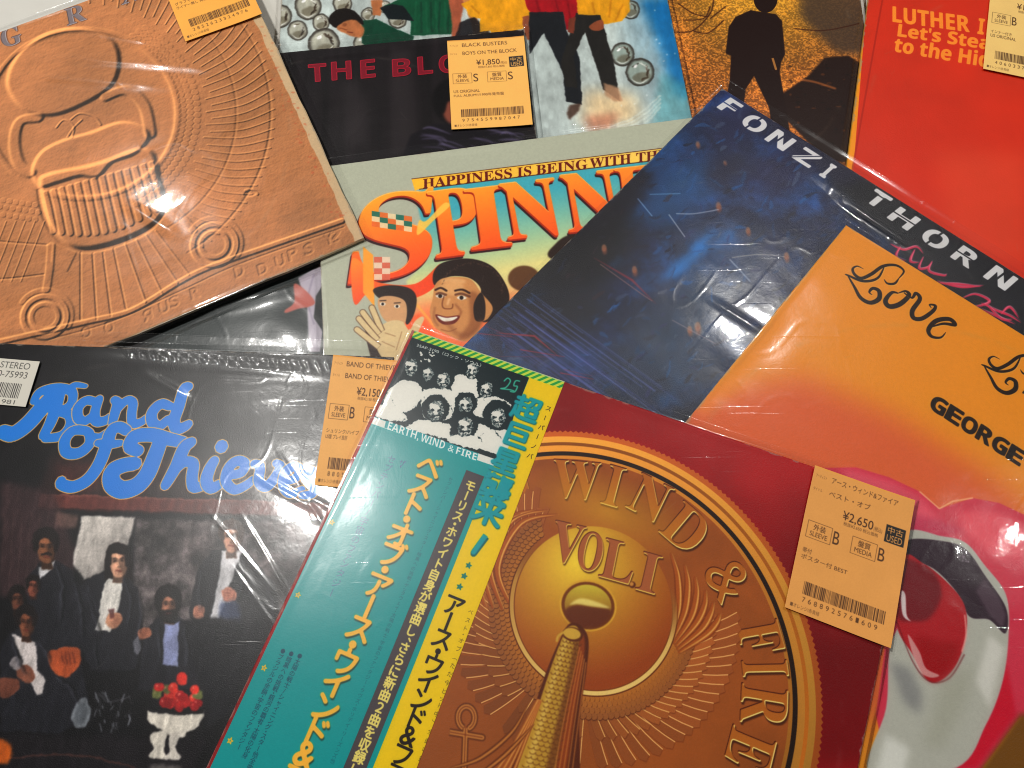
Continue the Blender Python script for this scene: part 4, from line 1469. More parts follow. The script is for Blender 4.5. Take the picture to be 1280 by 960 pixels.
# standing centre, long hair
c.fill(b2((270, 330), (330, 290), (380, 275), (440, 290), (480, 340), (500, 480), (470, 620), (320, 620), (290, 560), (262, 420)), C(30, 30, 36), 1, .8)
c.line(b2((300, 330), (340, 420), (352, 480)), 2, C(60, 60, 70), .7, .8, True)
c.fill(b2((368, 300), (400, 305), (425, 300), (415, 400), (385, 485), (332, 482)), C(226, 222, 216), 1, .6)
for k in range(5):
    c.line(b2((372 + k * 8, 330), (350 + k * 10, 470)), 1, C(170, 166, 164), .5, .5)
head(410, 245, 48, C(206, 160, 134), long=True)
c.fill(b2((375, 428), (415, 420), (425, 445), (400, 475), (372, 462)), C(196, 146, 118), 1, .6, True)
c.fill(b2((376, 410), (400, 404), (398, 440), (384, 440)), C(70, 34, 34), .8, .5)
# two partly hidden at far left
head(60, 375, 36, C(96, 60, 46))
head(115, 330, 30, C(128, 74, 58))
# seated left with crossed legs
c.fill(b2((0, 560), (30, 490), (80, 470), (150, 490), (180, 580), (280, 600), (310, 720), (300, 800), (200, 840), (0, 830)), suit, 1, 1)
c.fill(b2((42, 490), (80, 510), (125, 520), (130, 620), (158, 650), (150, 700), (125, 705), (80, 600)), C(216, 208, 206), 1, .6)
head(92, 455, 44, C(120, 74, 54), big=1.2)
c.fill(b2((165, 560), (200, 545), (270, 540), (280, 590), (240, 640), (200, 635), (180, 610)), C(170, 84, 48), 1, 1, True)
for k in range(4):
    c.line(b2((215 + k * 12, 556), (225 + k * 12, 598)), 1.4, C(84, 34, 22), .8, .4)
c.fill(b2((60, 610), (95, 600), (120, 640), (100, 665), (60, 640)), C(134, 84, 66), 1, .6, True)
c.fill(b2((35, 585), (60, 572), (78, 600), (60, 618), (38, 605)), C(168, 160, 162), .85, .6, True)
c.fill(b2((0, 650), (60, 650), (70, 680), (20, 720), (0, 700)), C(120, 70, 54), .9, .8, True)
c.fill(b2((250, 770), (275, 722), (302, 722), (316, 770), (300, 815), (262, 820)), C(112, 116, 122), 1, .6, True)
c.fill(b2((262, 768), (280, 735), (298, 738), (304, 772), (290, 805), (268, 805)), C(92, 96, 102), 1, .8, True)
# seated centre, bearded
c.fill(b2((500, 500), (540, 440), (600, 425), (660, 450), (720, 520), (740, 680), (480, 690)), suit, 1, 1)
c.fill(b2((572, 455), (600, 462), (622, 448), (620, 608), (562, 602)), C(150, 156, 190), 1, .6)
head(585, 395, 44, C(160, 112, 90), hr=C(18, 14, 14), beard=True, big=1.45)
c.fill(b2((480, 490), (500, 472), (528, 480), (525, 505), (490, 515)), C(170, 112, 88), 1, .6, True)
c.fill(b2((462, 520), (480, 500), (492, 540), (480, 568), (466, 550)), C(150, 150, 160), .6, .6)
# standing right
c.fill(b2((655, 420), (690, 260), (740, 205), (800, 195), (880, 230), (960, 330), (980, 470), (900, 700), (740, 620), (680, 470)), C(34, 34, 38), 1, 1)
c.fill(b2((775, 205), (845, 200), (800, 320), (765, 440), (732, 440), (760, 300)), C(206, 204, 206), 1, .7)
head(805, 160, 46, C(196, 152, 130), hr=C(64, 44, 36), big=1.25)
c.fill(b2((770, 345), (800, 332), (822, 350), (818, 378), (785, 380)), C(196, 140, 120), 1, .6, True)
c.fill(b2((672, 410), (690, 392), (712, 405), (705, 440), (680, 442)), C(196, 140, 118), 1, .6, True)
c.fill(b2((765, 380), (830, 378), (840, 470), (760, 440)), C(60, 70, 100), .8, 3)
c.fill(b2((640, 440), (980, 440), (900, 700), (720, 820), (700, 700)), C(26, 26, 30), .95, 4)
for k in range(260):
    x, y = RG.uniform(240, 400), RG.uniform(770, 870)
    c.ell(x, y, RG.uniform(.5, 1.4), .5, C(92, 88, 92), .35, .3, rot=RG.uniform(0, 180))
for q in (((300, 345), (335, 460), (345, 500)), ((430, 300), (455, 380), (440, 470)), ((190, 250), (215, 330), (205, 460)), ((250, 290), (280, 400), (285, 520)), ((700, 270), (690, 360), (700, 430)), ((850, 240), (840, 330), (815, 400)),
          ((40, 500), (60, 580), (90, 640)), ((130, 520), (160, 560), (175, 600)), ((545, 470), (555, 540), (550, 600)), ((640, 470), (650, 540), (645, 610)), ((190, 640), (240, 680), (270, 740)), ((330, 520), (330, 580), (340, 620)), ((930, 320), (950, 400), (940, 470)), ((480, 350), (490, 430), (480, 500))):
    c.line(b2(*q), RG.uniform(2, 4), C(74, 74, 84), .55, 1.6, True, taper=True)
    c.line([(x + 3, y) for x, y in b2(*q)], 3, C(8, 8, 10), .7, 1.6, True, taper=True)
for x, y in ((412, 440), (400, 452), (806, 352), (790, 360), (692, 412), (505, 488)):
    for k in range(4):
        q = b2((x - 14, y - 10 + k * 8), (x + 12, y - 8 + k * 8))
        c.line(q, 1.0, C(120, 72, 58), .7, .3)
# glasses and low table
for k in range(26):
    x, y = RG.uniform(330, 455), RG.uniform(690, 810)
    q = b2((x, y), (x + RG.uniform(-14, 14), y + RG.uniform(8, 34)))
    c.line(q, RG.uniform(.6, 1.6), C(200, 204, 214), RG.uniform(.35, .9), .3)
c.line(b2((345, 700), (380, 730), (450, 715)), 1.6, C(90, 90, 96), .8, .5, True)
c.line(b2((0, 930), (200, 912), (360, 930), (470, 960)), 1.6, C(120, 72, 60), .6, .6, True)
# footed bowl of red fruit
wh = C(214, 208, 198)
c.fill(b2((510, 760), (540, 770), (690, 775), (708, 765), (690, 815), (650, 835), (640, 850), (600, 850), (560, 830), (520, 800)), wh, 1, .7, True)
c.fill(b2((545, 835), (580, 838), (570, 900), (585, 925), (520, 920), (535, 890), (520, 850)), wh, 1, .7, True)
c.fill(b2((590, 840), (628, 836), (612, 890), (628, 925), (560, 928), (590, 900)), C(196, 190, 182), 1, .7, True)
c.fill(b2((520, 950), (630, 950), (620, 1000), (530, 1000)), C(120, 114, 112), .7, 3)
for k in range(26):
    a = RG.uniform(0, 6.28)
    r = RG.uniform(0, 1) ** .5
    x, y = 612 + math.cos(a) * r * 92, 715 + math.sin(a) * r * 50
    q = b2((x, y))[0]
    c.ell(q[0], q[1], 6.5, 6.2, [C(176, 36, 34), C(206, 60, 48), C(150, 24, 28), C(98, 104, 60)][k % 4], 1, .7)
    c.ell(q[0] - 2, q[1] - 2, 1.6, 1.3, C(240, 170, 150), .7, .6)
c.ell(227, 848, 7.5, 8, C(196, 54, 44), 1, .6)
c.ell(0, 940, 16, 16, C(206, 104, 36), .9, 3)


def wash(r):
    """blue script lettering: cream-gold keyline round a blue face"""
    m, y0, x0 = r
    c.comp((grow(m, 4.5), y0, x0), C(238, 184, 92), 1)


folds = fbm(c.H, c.W, 16, 78, 4, .6, stretch=(2.2, .8))[..., None] - .5
c.img[:] = c.img * (1 + .5 * folds) + np.clip(folds, 0, 1) * .04
warp(c.img, 5, 22, 75)
warp(c.img, 1.3, 6, 76)
c.img[:] = blur(c.img, 1.2) * (1 + .22 * (fbm(c.H, c.W, 4, 79, 3)[..., None] - .5))
# hand-drawn broad script: strokes with swelling weight (enlarged-crop coordinates)
ST = [
    # B
    (((10, 388), (45, 396), (95, 362), (140, 312), (178, 270), (205, 250)), 46), (((212, 246), (196, 300), (174, 360), (150, 402)), 32), (((118, 282), (140, 250), (200, 236), (250, 250), (246, 292), (205, 318)), 27),
    (((200, 318), (240, 330), (246, 365), (215, 402), (158, 412)), 29), (((235, 246), (258, 226), (298, 230)), 17),
    # a
    (((330, 285), (300, 280), (272, 305), (272, 340), (295, 352), (325, 330)), 28), (((345, 275), (330, 320), (335, 352), (365, 350), (385, 335)), 28),
    # n
    (((398, 278), (408, 290), (398, 330), (390, 362)), 28), (((405, 315), (440, 280), (462, 288), (458, 325), (462, 360), (490, 355), (510, 340)), 26),
    # d
    (((590, 300), (560, 292), (530, 320), (530, 355), (555, 368), (585, 345)), 30), (((655, 232), (640, 240), (622, 300), (605, 350), (615, 378), (640, 372), (655, 362)), 32),
    # o
    (((300, 385), (255, 385), (225, 420), (232, 460), (275, 462), (312, 430), (310, 395), (295, 385)), 30), (((312, 400), (345, 405), (370, 388)), 18),
    # f
    (((440, 385), (415, 372), (388, 385), (372, 430), (345, 500), (305, 555), (255, 580), (215, 572), (212, 560)), 34), (((340, 428), (380, 432), (420, 428)), 24),
    # T
    (((480, 455), (452, 440), (470, 405), (530, 400), (590, 415), (640, 425)), 38), (((560, 415), (540, 470), (510, 540), (470, 580), (420, 590), (388, 565), (392, 525), (430, 505), (470, 500)), 46),
    # h
    (((665, 425), (640, 445), (612, 510), (575, 575)), 34), (((600, 530), (640, 495), (672, 500), (668, 545), (672, 580), (700, 578), (720, 560)), 30),
    # i
    (((745, 490), (728, 520), (718, 560), (735, 585), (765, 570)), 32), (((770, 435), (771, 446)), 34),
    # e
    (((800, 540), (840, 530), (852, 500), (825, 490), (795, 515), (785, 560), (815, 590), (855, 575), (880, 555)), 28),
    # v
    (((885, 500), (905, 510), (900, 560), (925, 580), (955, 550), (975, 510), (960, 498)), 28),
    # e
    (((1000, 560), (1030, 548), (1042, 520), (1018, 510), (990, 535), (985, 580), (1010, 605), (1050, 590)), 26),
    # s
    (((1105, 530), (1075, 525), (1062, 550), (1090, 575), (1085, 605), (1050, 610)), 26),
]
kk = c.k((150, 520))
an = np.linspace(0, 2 * math.pi, 13)[:-1]
it = iter(ST)
for cnt in (5, 2, 2, 2, 2, 2, 2, 2, 2, 1, 1, 1, 1):
    lq = []
    for _ in range(cnt):
        pts, w_ = next(it)
        q = c.P(spline(b1(*pts), False))
        ww = w_ * 1.32 * .3594 * kk * (.66 + .34 * np.sin(np.linspace(.15, .9, len(q)) * math.pi))
        lq += c.quads(q, ww)
        lq.append(q[0] + np.stack([np.cos(an), np.sin(an)], 1) * ww[0] / 2)
    m, y0, x0 = c.mask(lq)
    pad = np.pad(m, 12)
    c.comp((np.clip(blur(pad, 2.2) * 4.5, 0, 1), y0 - 12, x0 - 12), C(244, 190, 100), 1)
    c.comp((np.clip((blur(pad, 1.6) - .55) * 4, 0, 1), y0 - 12, x0 - 12), C(40, 130, 208), 1)
rt = sleeve('glossy black record sleeve with blue and gold script over a group photograph', fr_, 5, c, F_WORN, SIDE_D, seed=29, grain=.35, gscale=1500, spec=.32, rough=.30, amp=.00022, nf=380,
            ridges=[((158 + 12.5 * k, 437 + k * .7), (163 + 12.5 * k + (k * 7) % 5, 449 + k * .8 + (k * 5) % 4), .0011, .0004) for k in range(22)] + [((300, 640), (372, 760), .0012, .0007), ((255, 632), (345, 742), .0010, .0006), ((345, 560), (412, 668), .0012, .0006), ((285, 700), (356, 800), .001, .0005), ((330, 590), (440, 650), .0016, .0003),
                    ((150, 437), (400, 452), .0016, .0006), ((170, 460), (240, 500), .0025, .0007), ((100, 447), (420, 470), .004, .0008), ((310, 590), (400, 640), .002, .0006), ((330, 700), (360, 740), .001, .0006)],
            margin=(.004, .004, .010, .004))
price_tag(rt, [(417, 444), (514, 453), (393, 606)], 5, 'BAND OF THIEVES', 'BAND OF THIEVES', '¥2,150', 'B', ['シュリンク/ハイプ', 'US盤 プレイ良好'], (232, 174, 104), 66)
# white shop barcode label
z = zt(5) + .0016
tl, tr, bl = at([(-46, 444), (50, 452), (-66, 500)], z)
s_ = Print(tl, tr - tl, bl - tl, z, 50, 32, 9, C(206, 202, 190), True)
k_ = C(50, 48, 46)
s_.text('STEREO', (.52, .20), (.90, .20), (.52, .06), k_, .8)
s_.text('0-75993', (.52, .40), (.90, .40), (.52, .26), k_, .8)
x = .05
while x < .88:
    w1 = RG.choice([.008, .014])
    s_.fill([(x, .52), (x + w1, .52), (x + w1, .84), (x, .84)], k_, .9)
    x += w1 + .011
s_.text('0 75993 91981', (.08, .97), (.85, .97), (.08, .88), k_, .8)
slab('barcode_sticker', tl, tr - tl, bl - tl, z, z + .0002, printed('sticker_print', s_.image('sticker_art'), .5, .3, .2), plain('sticker_edge', (.7, .7, .66)), rt, n=6, edge=.0001)

# ================================================================== 10 red sleeve with gold medal, and its paper side band
zT = zt(6)
O, U, V = frame((515, 412), (253, 960), (1138, 620), zT, 'TL')
fr_ = (O, U, V)
c = Print(O, U, V, zT, base=C(150, 22, 26))
n_ = fbm(c.H, c.W, 420, 81, 4)[..., None]
c.img *= .66 + .66 * n_
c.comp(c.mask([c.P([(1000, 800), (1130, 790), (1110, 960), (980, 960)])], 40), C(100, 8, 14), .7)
pts = c.P([(820, 564), (922, 643), (987, 727), (1016, 810), (1020, 893), (684, 542), (745, 547), (806, 567)])
M_ = np.c_[2 * pts, np.ones(len(pts))]
s3 = np.linalg.lstsq(M_, (pts ** 2).sum(1), rcond=None)[0]
cc = s3[:2]
RR = math.sqrt(s3[2] + cc @ cc)
print('COIN', cc / c.W, RR / c.W, 'frame', np.linalg.norm(U))
yy, xx = np.mgrid[0:c.H, 0:c.W]
dx, dy = xx - cc[0], yy - cc[1]
rad = np.hypot(dx, dy) / RR
ang = np.arctan2(dy, dx)
# milled rim
mill = 1.0 + .008 * np.abs(((ang * 180 / math.pi / 1.35) % 1) - .5) * 2
aa = lambda e: np.clip((e - rad) * RR / 1.5 + .5, 0, 1).astype(np.float32)
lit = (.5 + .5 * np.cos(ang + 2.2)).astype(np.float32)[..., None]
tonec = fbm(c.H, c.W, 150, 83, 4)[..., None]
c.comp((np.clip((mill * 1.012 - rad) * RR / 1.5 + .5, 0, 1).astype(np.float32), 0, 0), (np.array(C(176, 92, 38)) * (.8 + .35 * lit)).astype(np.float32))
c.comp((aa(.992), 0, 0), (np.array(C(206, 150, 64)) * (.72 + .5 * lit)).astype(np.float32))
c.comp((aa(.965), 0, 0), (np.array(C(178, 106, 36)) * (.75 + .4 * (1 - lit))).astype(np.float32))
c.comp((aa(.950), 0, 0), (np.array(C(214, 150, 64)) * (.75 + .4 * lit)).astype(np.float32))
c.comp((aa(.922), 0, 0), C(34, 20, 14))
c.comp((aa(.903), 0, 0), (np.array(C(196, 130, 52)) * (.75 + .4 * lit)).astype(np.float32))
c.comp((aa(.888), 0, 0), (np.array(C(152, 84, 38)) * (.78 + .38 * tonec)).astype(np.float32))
c.comp((np.clip((.86 - rad) * 4, 0, 1).astype(np.float32) * .5, 0, 0), C(160, 90, 42))
# lettering round the rim, each letter square to the radius


def rimletter(ch, px, hmm, wmm, depth=1.5):
    q = c.P([px])[0]
    up = (q - cc) / np.linalg.norm(q - cc)
    rt_ = np.array([-up[1], up[0]])
    h, w_ = hmm * c.res, wmm * c.res
    r = c.tmask(ch, q - up * h / 2 - rt_ * w_ / 2, q - up * h / 2 + rt_ * w_ / 2, q + up * h / 2 - rt_ * w_ / 2, canvas=True, bold=1.5)
    emboss_text(c, r, C(66, 24, 10), C(255, 240, 150), C(176, 104, 40), depth * 1.25, C(44, 18, 8))


m8 = Z((620, 540), .34375)
for ch, x, y, h_, w_ in (('𝐇', 75, 225, 22, 20), ('𝐖', 292, 172, 22.5, 28), ('𝐈', 428, 195, 24, 10), ('𝐍', 560, 238, 23, 21), ('𝐃', 690, 348, 24, 21.5)):
    rimletter(ch, m8((x, y))[0], h_, w_)
rimletter('&', m8((845, 535))[0], 22, 20)
for ch, px, h_, w_ in (('𝐅', (950, 796), 23, 15.5), ('𝐈', (956, 835), 24, 8), ('𝐑', (955, 882), 24, 19), ('𝐄', (938, 937), 23, 17)):
    rimletter(ch, px, h_, w_)
# polished inner disc
dc = c.P([(741, 756)])[0]
k = c.k((739, 752))
rd_ = 99 * k
dd = np.hypot(xx - dc[0], yy - dc[1]) / rd_
hl = c.P([(722, 700)])[0]
ang_d = np.arctan2(yy - dc[1], xx - dc[0])
lowm = np.clip((yy - dc[1]) / rd_ * 1.6 + .9, 0, 1).astype(np.float32)
hd = np.hypot(xx - hl[0], yy - hl[1]) / rd_
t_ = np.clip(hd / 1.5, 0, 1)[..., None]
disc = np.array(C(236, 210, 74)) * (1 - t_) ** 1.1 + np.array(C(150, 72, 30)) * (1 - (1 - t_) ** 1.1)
c.comp((np.clip((1.75 - dd) * 1.6, 0, 1).astype(np.float32) * .0, 0, 0), C(200, 150, 50))
# glow above the disc, behind the plume tips
up_ = c.P([(760, 640)])[0]
gg = np.hypot((xx - up_[0]) / (rd_ * 1.25), (yy - up_[1]) / (rd_ * .55))
c.comp((np.clip(1 - gg, 0, 1).astype(np.float32), 0, 0), C(222, 178, 60), .55)
# wings: three overlapping tiers of plumes round the disc
vdir = math.atan2(V[1], V[0])


def plume(a0, a1, r0, r1, body, edge, rib, swirl=0.0):
    n = 7
    rr = np.linspace(r0, r1, n)
    sw = swirl * (rr - r0) / max(r1 - r0, 1e-6)
    am = (a0 + a1) / 2
    L_ = [dc + rd_ * r * np.array([math.cos(a0 + s), math.sin(a0 + s)]) for r, s in zip(rr, sw)]
    R_ = [dc + rd_ * r * np.array([math.cos(a1 + s), math.sin(a1 + s)]) for r, s in zip(rr, sw)]
    tip = dc + rd_ * (r1 + .05) * np.array([math.cos(am + swirl), math.sin(am + swirl)])
    poly = np.array(L_ + [tip] + R_[::-1])
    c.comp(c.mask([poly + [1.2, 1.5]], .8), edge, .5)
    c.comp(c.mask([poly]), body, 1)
    c.comp(c.mask(c.quads(np.array(L_), 2.4), .3), rib, .95)


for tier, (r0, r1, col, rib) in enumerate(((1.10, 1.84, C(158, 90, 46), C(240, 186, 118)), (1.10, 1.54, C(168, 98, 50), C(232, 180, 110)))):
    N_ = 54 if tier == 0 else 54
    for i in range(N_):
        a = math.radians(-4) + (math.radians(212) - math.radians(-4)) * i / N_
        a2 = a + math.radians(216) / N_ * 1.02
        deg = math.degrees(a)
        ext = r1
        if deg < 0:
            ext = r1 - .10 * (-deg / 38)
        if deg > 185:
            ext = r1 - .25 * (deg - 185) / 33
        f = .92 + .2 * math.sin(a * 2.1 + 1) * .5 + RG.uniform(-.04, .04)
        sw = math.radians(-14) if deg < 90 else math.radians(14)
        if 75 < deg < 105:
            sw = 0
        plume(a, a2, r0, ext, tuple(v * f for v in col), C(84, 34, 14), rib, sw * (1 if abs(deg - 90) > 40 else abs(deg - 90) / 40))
for row in range(4):
    for i in range(74):
        a = math.radians(-6 + row * 1.5 + i * 3.0)
        q = dc + rd_ * (1.12 + row * .065) * np.array([math.cos(a), math.sin(a)])
        t2 = np.linspace(0, 2 * math.pi, 13)[:-1]
        e = q + np.stack([np.cos(t2), np.sin(t2)], 1) * rd_ * .04
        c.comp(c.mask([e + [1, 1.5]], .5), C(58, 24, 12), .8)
        c.comp(c.mask([e]), C(176 - row * 8, 112 - row * 6, 50))
# tall outer plumes rising on both sides
for pl in ([((838, 800), (848, 760), (847, 720), (838, 692)), ((840, 800), (856, 765), (860, 730), (855, 706)), ((842, 805), (864, 772), (871, 742), (868, 721)), ((844, 808), (870, 780), (881, 756), (881, 738)), ((846, 812), (876, 788), (888, 768), (891, 753)), ((848, 816), (882, 794), (896, 778), (899, 767))],
           [((640, 760), (622, 710), (650, 655), (697, 643)), ((628, 762), (612, 702), (640, 650), (684, 638)), ((616, 760), (604, 702), (630, 652), (668, 637)), ((606, 758), (596, 706), (618, 660), (650, 642))]):
    for q in pl:
        c.line(q, 11, C(108, 48, 20), .8, 1.2, True, taper=True)
        c.line(q, 8, C(168, 90, 38), .95, .8, True, taper=True)
        c.line([(x + 2, y) for x, y in q], 1.6, C(244, 196, 110), .95, .3, True, taper=True)
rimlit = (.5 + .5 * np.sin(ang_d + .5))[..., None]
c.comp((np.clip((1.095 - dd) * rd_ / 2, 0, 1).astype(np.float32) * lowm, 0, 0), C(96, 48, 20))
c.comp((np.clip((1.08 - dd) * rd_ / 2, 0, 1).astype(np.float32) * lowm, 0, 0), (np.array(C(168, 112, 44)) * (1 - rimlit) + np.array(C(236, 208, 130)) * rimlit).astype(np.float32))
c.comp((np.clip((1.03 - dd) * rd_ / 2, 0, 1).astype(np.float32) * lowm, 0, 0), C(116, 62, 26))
# the disc stays open towards the lettering
open_ = ((xx - dc[0]) * 0 + (yy - dc[1]) < -rd_ * .25).astype(np.float32)
c.comp((np.clip((1.02 - dd) * rd_ / 3, 0, 1).astype(np.float32), 0, 0), disc.astype(np.float32))
for s, a, b, t in (('𝐕', (685, 698), (724, 707), (695, 650)), ('𝐎', (719, 708), (748, 717), (729, 661)), ('𝐋', (748, 720), (788, 731), (758, 672)), ('𝐈', (794, 736), (818, 743), (805, 689))):
    r = c.tmask(s, a, b, t, bold=1.6)
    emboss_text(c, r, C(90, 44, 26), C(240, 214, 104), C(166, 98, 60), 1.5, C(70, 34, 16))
c.ell(790.5, 731, 4.2, 4.2, C(90, 44, 22), 1, .4)
c.ell(789.5, 730, 2.6, 2.6, C(200, 140, 70), 1, .4)
# ball in a ring
bc = (735, 757)
c.ell(bc[0], bc[1], 36, 32, C(214, 166, 62), 1, .5, 15)
c.ell(bc[0], bc[1], 33.5, 29.5, C(112, 60, 22), 1, .6, 15)
c.ell(bc[0], bc[1], 29.5, 26, ('g', (735, 730), C(206, 190, 70), (735, 784), C(126, 64, 30)), 1, .6, 15)
c.fill([(707, 762), (720, 756), (740, 758), (763, 762), (760, 775), (745, 784), (722, 783), (709, 774)], C(98, 46, 26), .9, 2.2, True)
c.fill([(712, 756), (725, 748), (745, 752), (762, 760), (740, 758), (722, 755)], C(240, 226, 140), .8, 2, True)
# tapered scaled column below the ball
ax0, ax1 = np.array([717, 790.]), np.array([668, 990.])
perp = np.array([.97, .24])
ax_ = lambda t_, o_: tuple(ax0 + (ax1 - ax0) * t_ + perp * o_)
c.fill([ax_(-.04, -8), ax_(-.05, 6), ax_(.02, 20), ax_(.2, 27), ax_(.5, 33), ax_(1, 50), ax_(1, -34), ax_(.6, -27), ax_(.3, -22), ax_(.08, -15)], C(86, 40, 20), 1, 1.2, True)
c.fill([ax_(.0, 12), ax_(.1, 19), ax_(.4, 24), ax_(1, 34), ax_(1, 18), ax_(.4, 12), ax_(.1, 9)], C(140, 66, 28), .95, 1.4, True)
c.fill([ax_(-.02, -8), ax_(-.03, 4), ax_(.08, 10), ax_(.3, 12), ax_(.6, 14), ax_(1, 18), ax_(1, -26), ax_(.6, -22), ax_(.3, -18), ax_(.08, -13)], C(186, 146, 58), 1, 1.0, True)
c.fill([ax_(.05, 4), ax_(.3, 6), ax_(1, 8), ax_(1, 20), ax_(.3, 14), ax_(.06, 10)], C(112, 62, 26), .8, 3, True)
c.fill([ax_(.05, -9), ax_(.4, -14), ax_(1, -20), ax_(1, -12), ax_(.4, -8), ax_(.05, -4)], C(232, 204, 110), .6, 2.5, True)
for i in range(34):
    q = ax0 + (ax1 - ax0) * (i + 1) / 34
    wid = 7.5 + i * .2
    for j in range(5):
        p = q + perp * ((j - 2.3 + (i % 2) * .5) * wid * .62)
        tt = np.linspace(.15, math.pi - .15, 7)
        c.line(np.stack([p[0] + wid * .33 * np.cos(tt), p[1] + 3.2 * np.sin(tt)], 1), 1.1, C(92, 50, 20), .75, .3)
for k in range(5):
    c.line([ax_(.08 + k * .02, 12 + k * 3), ax_(.5, 14 + k * 4.5), ax_(1, 20 + k * 6)], 1.4, C(214, 140, 70), .6, .5, True)
for k in range(4):
    c.line([ax_(.45, -20 - k), ax_(.75, -27 - k * 4), ax_(1, -34 - k * 8)], 4, C(170, 96, 42), .9, .6, True)
    c.line([ax_(.45, -20 - k), ax_(.75, -27 - k * 4), ax_(1, -34 - k * 8)], 1.2, C(232, 180, 100), .8, .4, True)
c.ell(716, 793, 13, 9, C(90, 44, 20), 1, .8, 12)
c.ell(715, 792, 11, 7, C(204, 166, 72), 1, .8, 12)
c.line([(705, 790), (698, 795), (696, 801)], 3, C(204, 166, 72), .9, .5, True)
# looped cross
g1, g2 = C(92, 44, 18), C(198, 132, 66)
t = np.linspace(math.pi * .62, math.pi * 2.38, 20)
lp = np.stack([583 + 10.5 * np.cos(t), 897 - 0 + 14 * np.sin(t)], 1)
for w_, col in ((9, g1), (5.4, g2), (1.5, C(120, 60, 26))):
    c.line(lp, w_, col, 1, .3)
    c.line([(582, 910), (580, 965)], w_, col, 1, .3)
    c.line([(562, 915), (603, 922)], w_, col, 1, .3)
for q in (((563, 960), (600, 948), (640, 915), (660, 880)), ((590, 975), (630, 945), (668, 905))):
    c.line(list(q), 7, g1, .95, .8, True, taper=True)
    c.line(list(q), 3, C(196, 128, 62), .95, .5, True, taper=True)
paper_noise(c, .02, 88)
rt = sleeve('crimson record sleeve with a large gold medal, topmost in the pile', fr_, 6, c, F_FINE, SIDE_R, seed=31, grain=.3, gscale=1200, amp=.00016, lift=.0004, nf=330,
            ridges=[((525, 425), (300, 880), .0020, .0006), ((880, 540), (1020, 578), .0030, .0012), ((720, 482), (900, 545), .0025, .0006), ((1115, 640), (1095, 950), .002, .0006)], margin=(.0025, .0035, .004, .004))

# paper side band (its own printed strip wrapped round the jacket's left third)
z = zT + .00035
q_tl, q_tr, q_b = at([(518, 414.5), (706, 476.5), (538, 960)], z)
hatU = U / np.linalg.norm(U)
wO = (q_tr - q_tl) @ hatU
oO = O + hatU * ((q_tl - O) @ hatU)
oU, oV = hatU * wO, V
wmm = wO * 1000
o = Print(oO, oU, oV, z, wmm, MM, 6.0, C(0, 148, 148))
oz = Z((440, 400), .21875)
# yellow right-hand column: two thirds to the right
yl2 = C(226, 196, 28)
edge_px = o.P([(603, 615), (466, 960), (665, 476)])
xs_ = edge_px[:, 0].mean()
xsplit = float(np.median(edge_px[:, 0]))
o.img[:, int(xsplit):] = yl2
# striped top band
top = o.P([(700, 484)])[0][1]
hstripe = int(max(o.res * 5.2, 10))
sy, sx = np.mgrid[0:hstripe, 0:o.W]
stp = (((sx + sy * 1.0) / (o.res * 4.3)) % 1) < .5
o.img[:hstripe][stp] = C(40, 150, 74)
o.img[:hstripe][~stp] = C(206, 216, 84)
o.img[:int(o.res * .8)] = C(190, 200, 160)
# photograph panel
pb = o.P(oz((115, 555), (820, 800)))
py1 = int(pb[:, 1].mean())
xp = int(xsplit) - int(o.res * .3)
o.img[hstripe:py1, :xp] = C(10, 34, 40)
b_w = C(224, 222, 212)


def bwhead(x, y, r, afro=1.2):
    q = oz((x, y))[0]
    R = r * .21875
    o.ell(q[0], q[1] - R * .25, R * afro, R * afro, C(14, 16, 18), 1, .4)
    o.ell(q[0], q[1], R * .68, R * .95, C(120, 112, 104), 1, .4, 15)
    o.ell(q[0] - R * .15, q[1] - R * .35, R * .5, R * .28, C(214, 208, 198), .9, .6, 15)
    o.ell(q[0] - R * .12, q[1] + R * .12, R * .2, R * .22, C(204, 198, 188), .8, .5)
    for sx_ in (-.3, .28):
        o.ell(q[0] + sx_ * R, q[1] - R * .05, R * .17, R * .11, C(16, 14, 14), .95, .3)
    o.line([(q[0] - R * .32, q[1] + R * .42), (q[0], q[1] + R * .5), (q[0] + R * .3, q[1] + R * .42)], R * .2, C(16, 14, 14), .9, .3, True)
    o.line([(q[0] - R * .2, q[1] + R * .52), (q[0] + R * .2, q[1] + R * .54)], R * .1, C(236, 232, 226), .9, .2)


for pl in (((180, 460), (230, 380), (300, 345), (380, 370), (400, 440), (330, 520), (200, 530)), ((400, 430), (450, 390), (560, 400), (590, 460), (560, 560), (420, 560)), ((560, 350), (640, 310), (720, 350), (720, 440), (600, 450)),
           ((690, 470), (760, 440), (860, 450), (910, 500), (800, 560), (700, 540)), ((330, 600), (400, 570), (540, 590), (560, 640), (540, 680), (320, 620)), ((700, 600), (800, 610), (900, 640), (870, 760), (720, 730)), ((560, 670), (640, 650), (720, 680), (720, 740), (560, 700)),
           ((150, 480), (300, 540), (300, 580), (140, 550))):
    pl = [p for p in pl]
    o.fill(oz(*pl), b_w, .95, .5, True)
for k in range(34):
    x, y = RG.uniform(170, 880), RG.uniform(380, 700)
    o.line(oz((x, y), (x + RG.uniform(-30, 40), y + RG.uniform(20, 70))), RG.uniform(.5, 1.5), C(60, 60, 58) if k % 3 else C(20, 22, 24), .6, .3)
for h_ in ((340, 270, 52, 1.15), (435, 310, 44, 1.2), (525, 345, 52, 1.15), (690, 290, 50, 1.2), (770, 400, 50, 1.2), (480, 520, 66, 1.2), (650, 490, 54, 1.2), (835, 560, 60, 1.45), (650, 610, 62, 1.15)):
    bwhead(*h_)
for k in range(14):
    o.ell(532 + RG.uniform(-8, 10), 445 + RG.uniform(-5, 8), 1.4, 1.2, C(225, 225, 215), .9, .4)
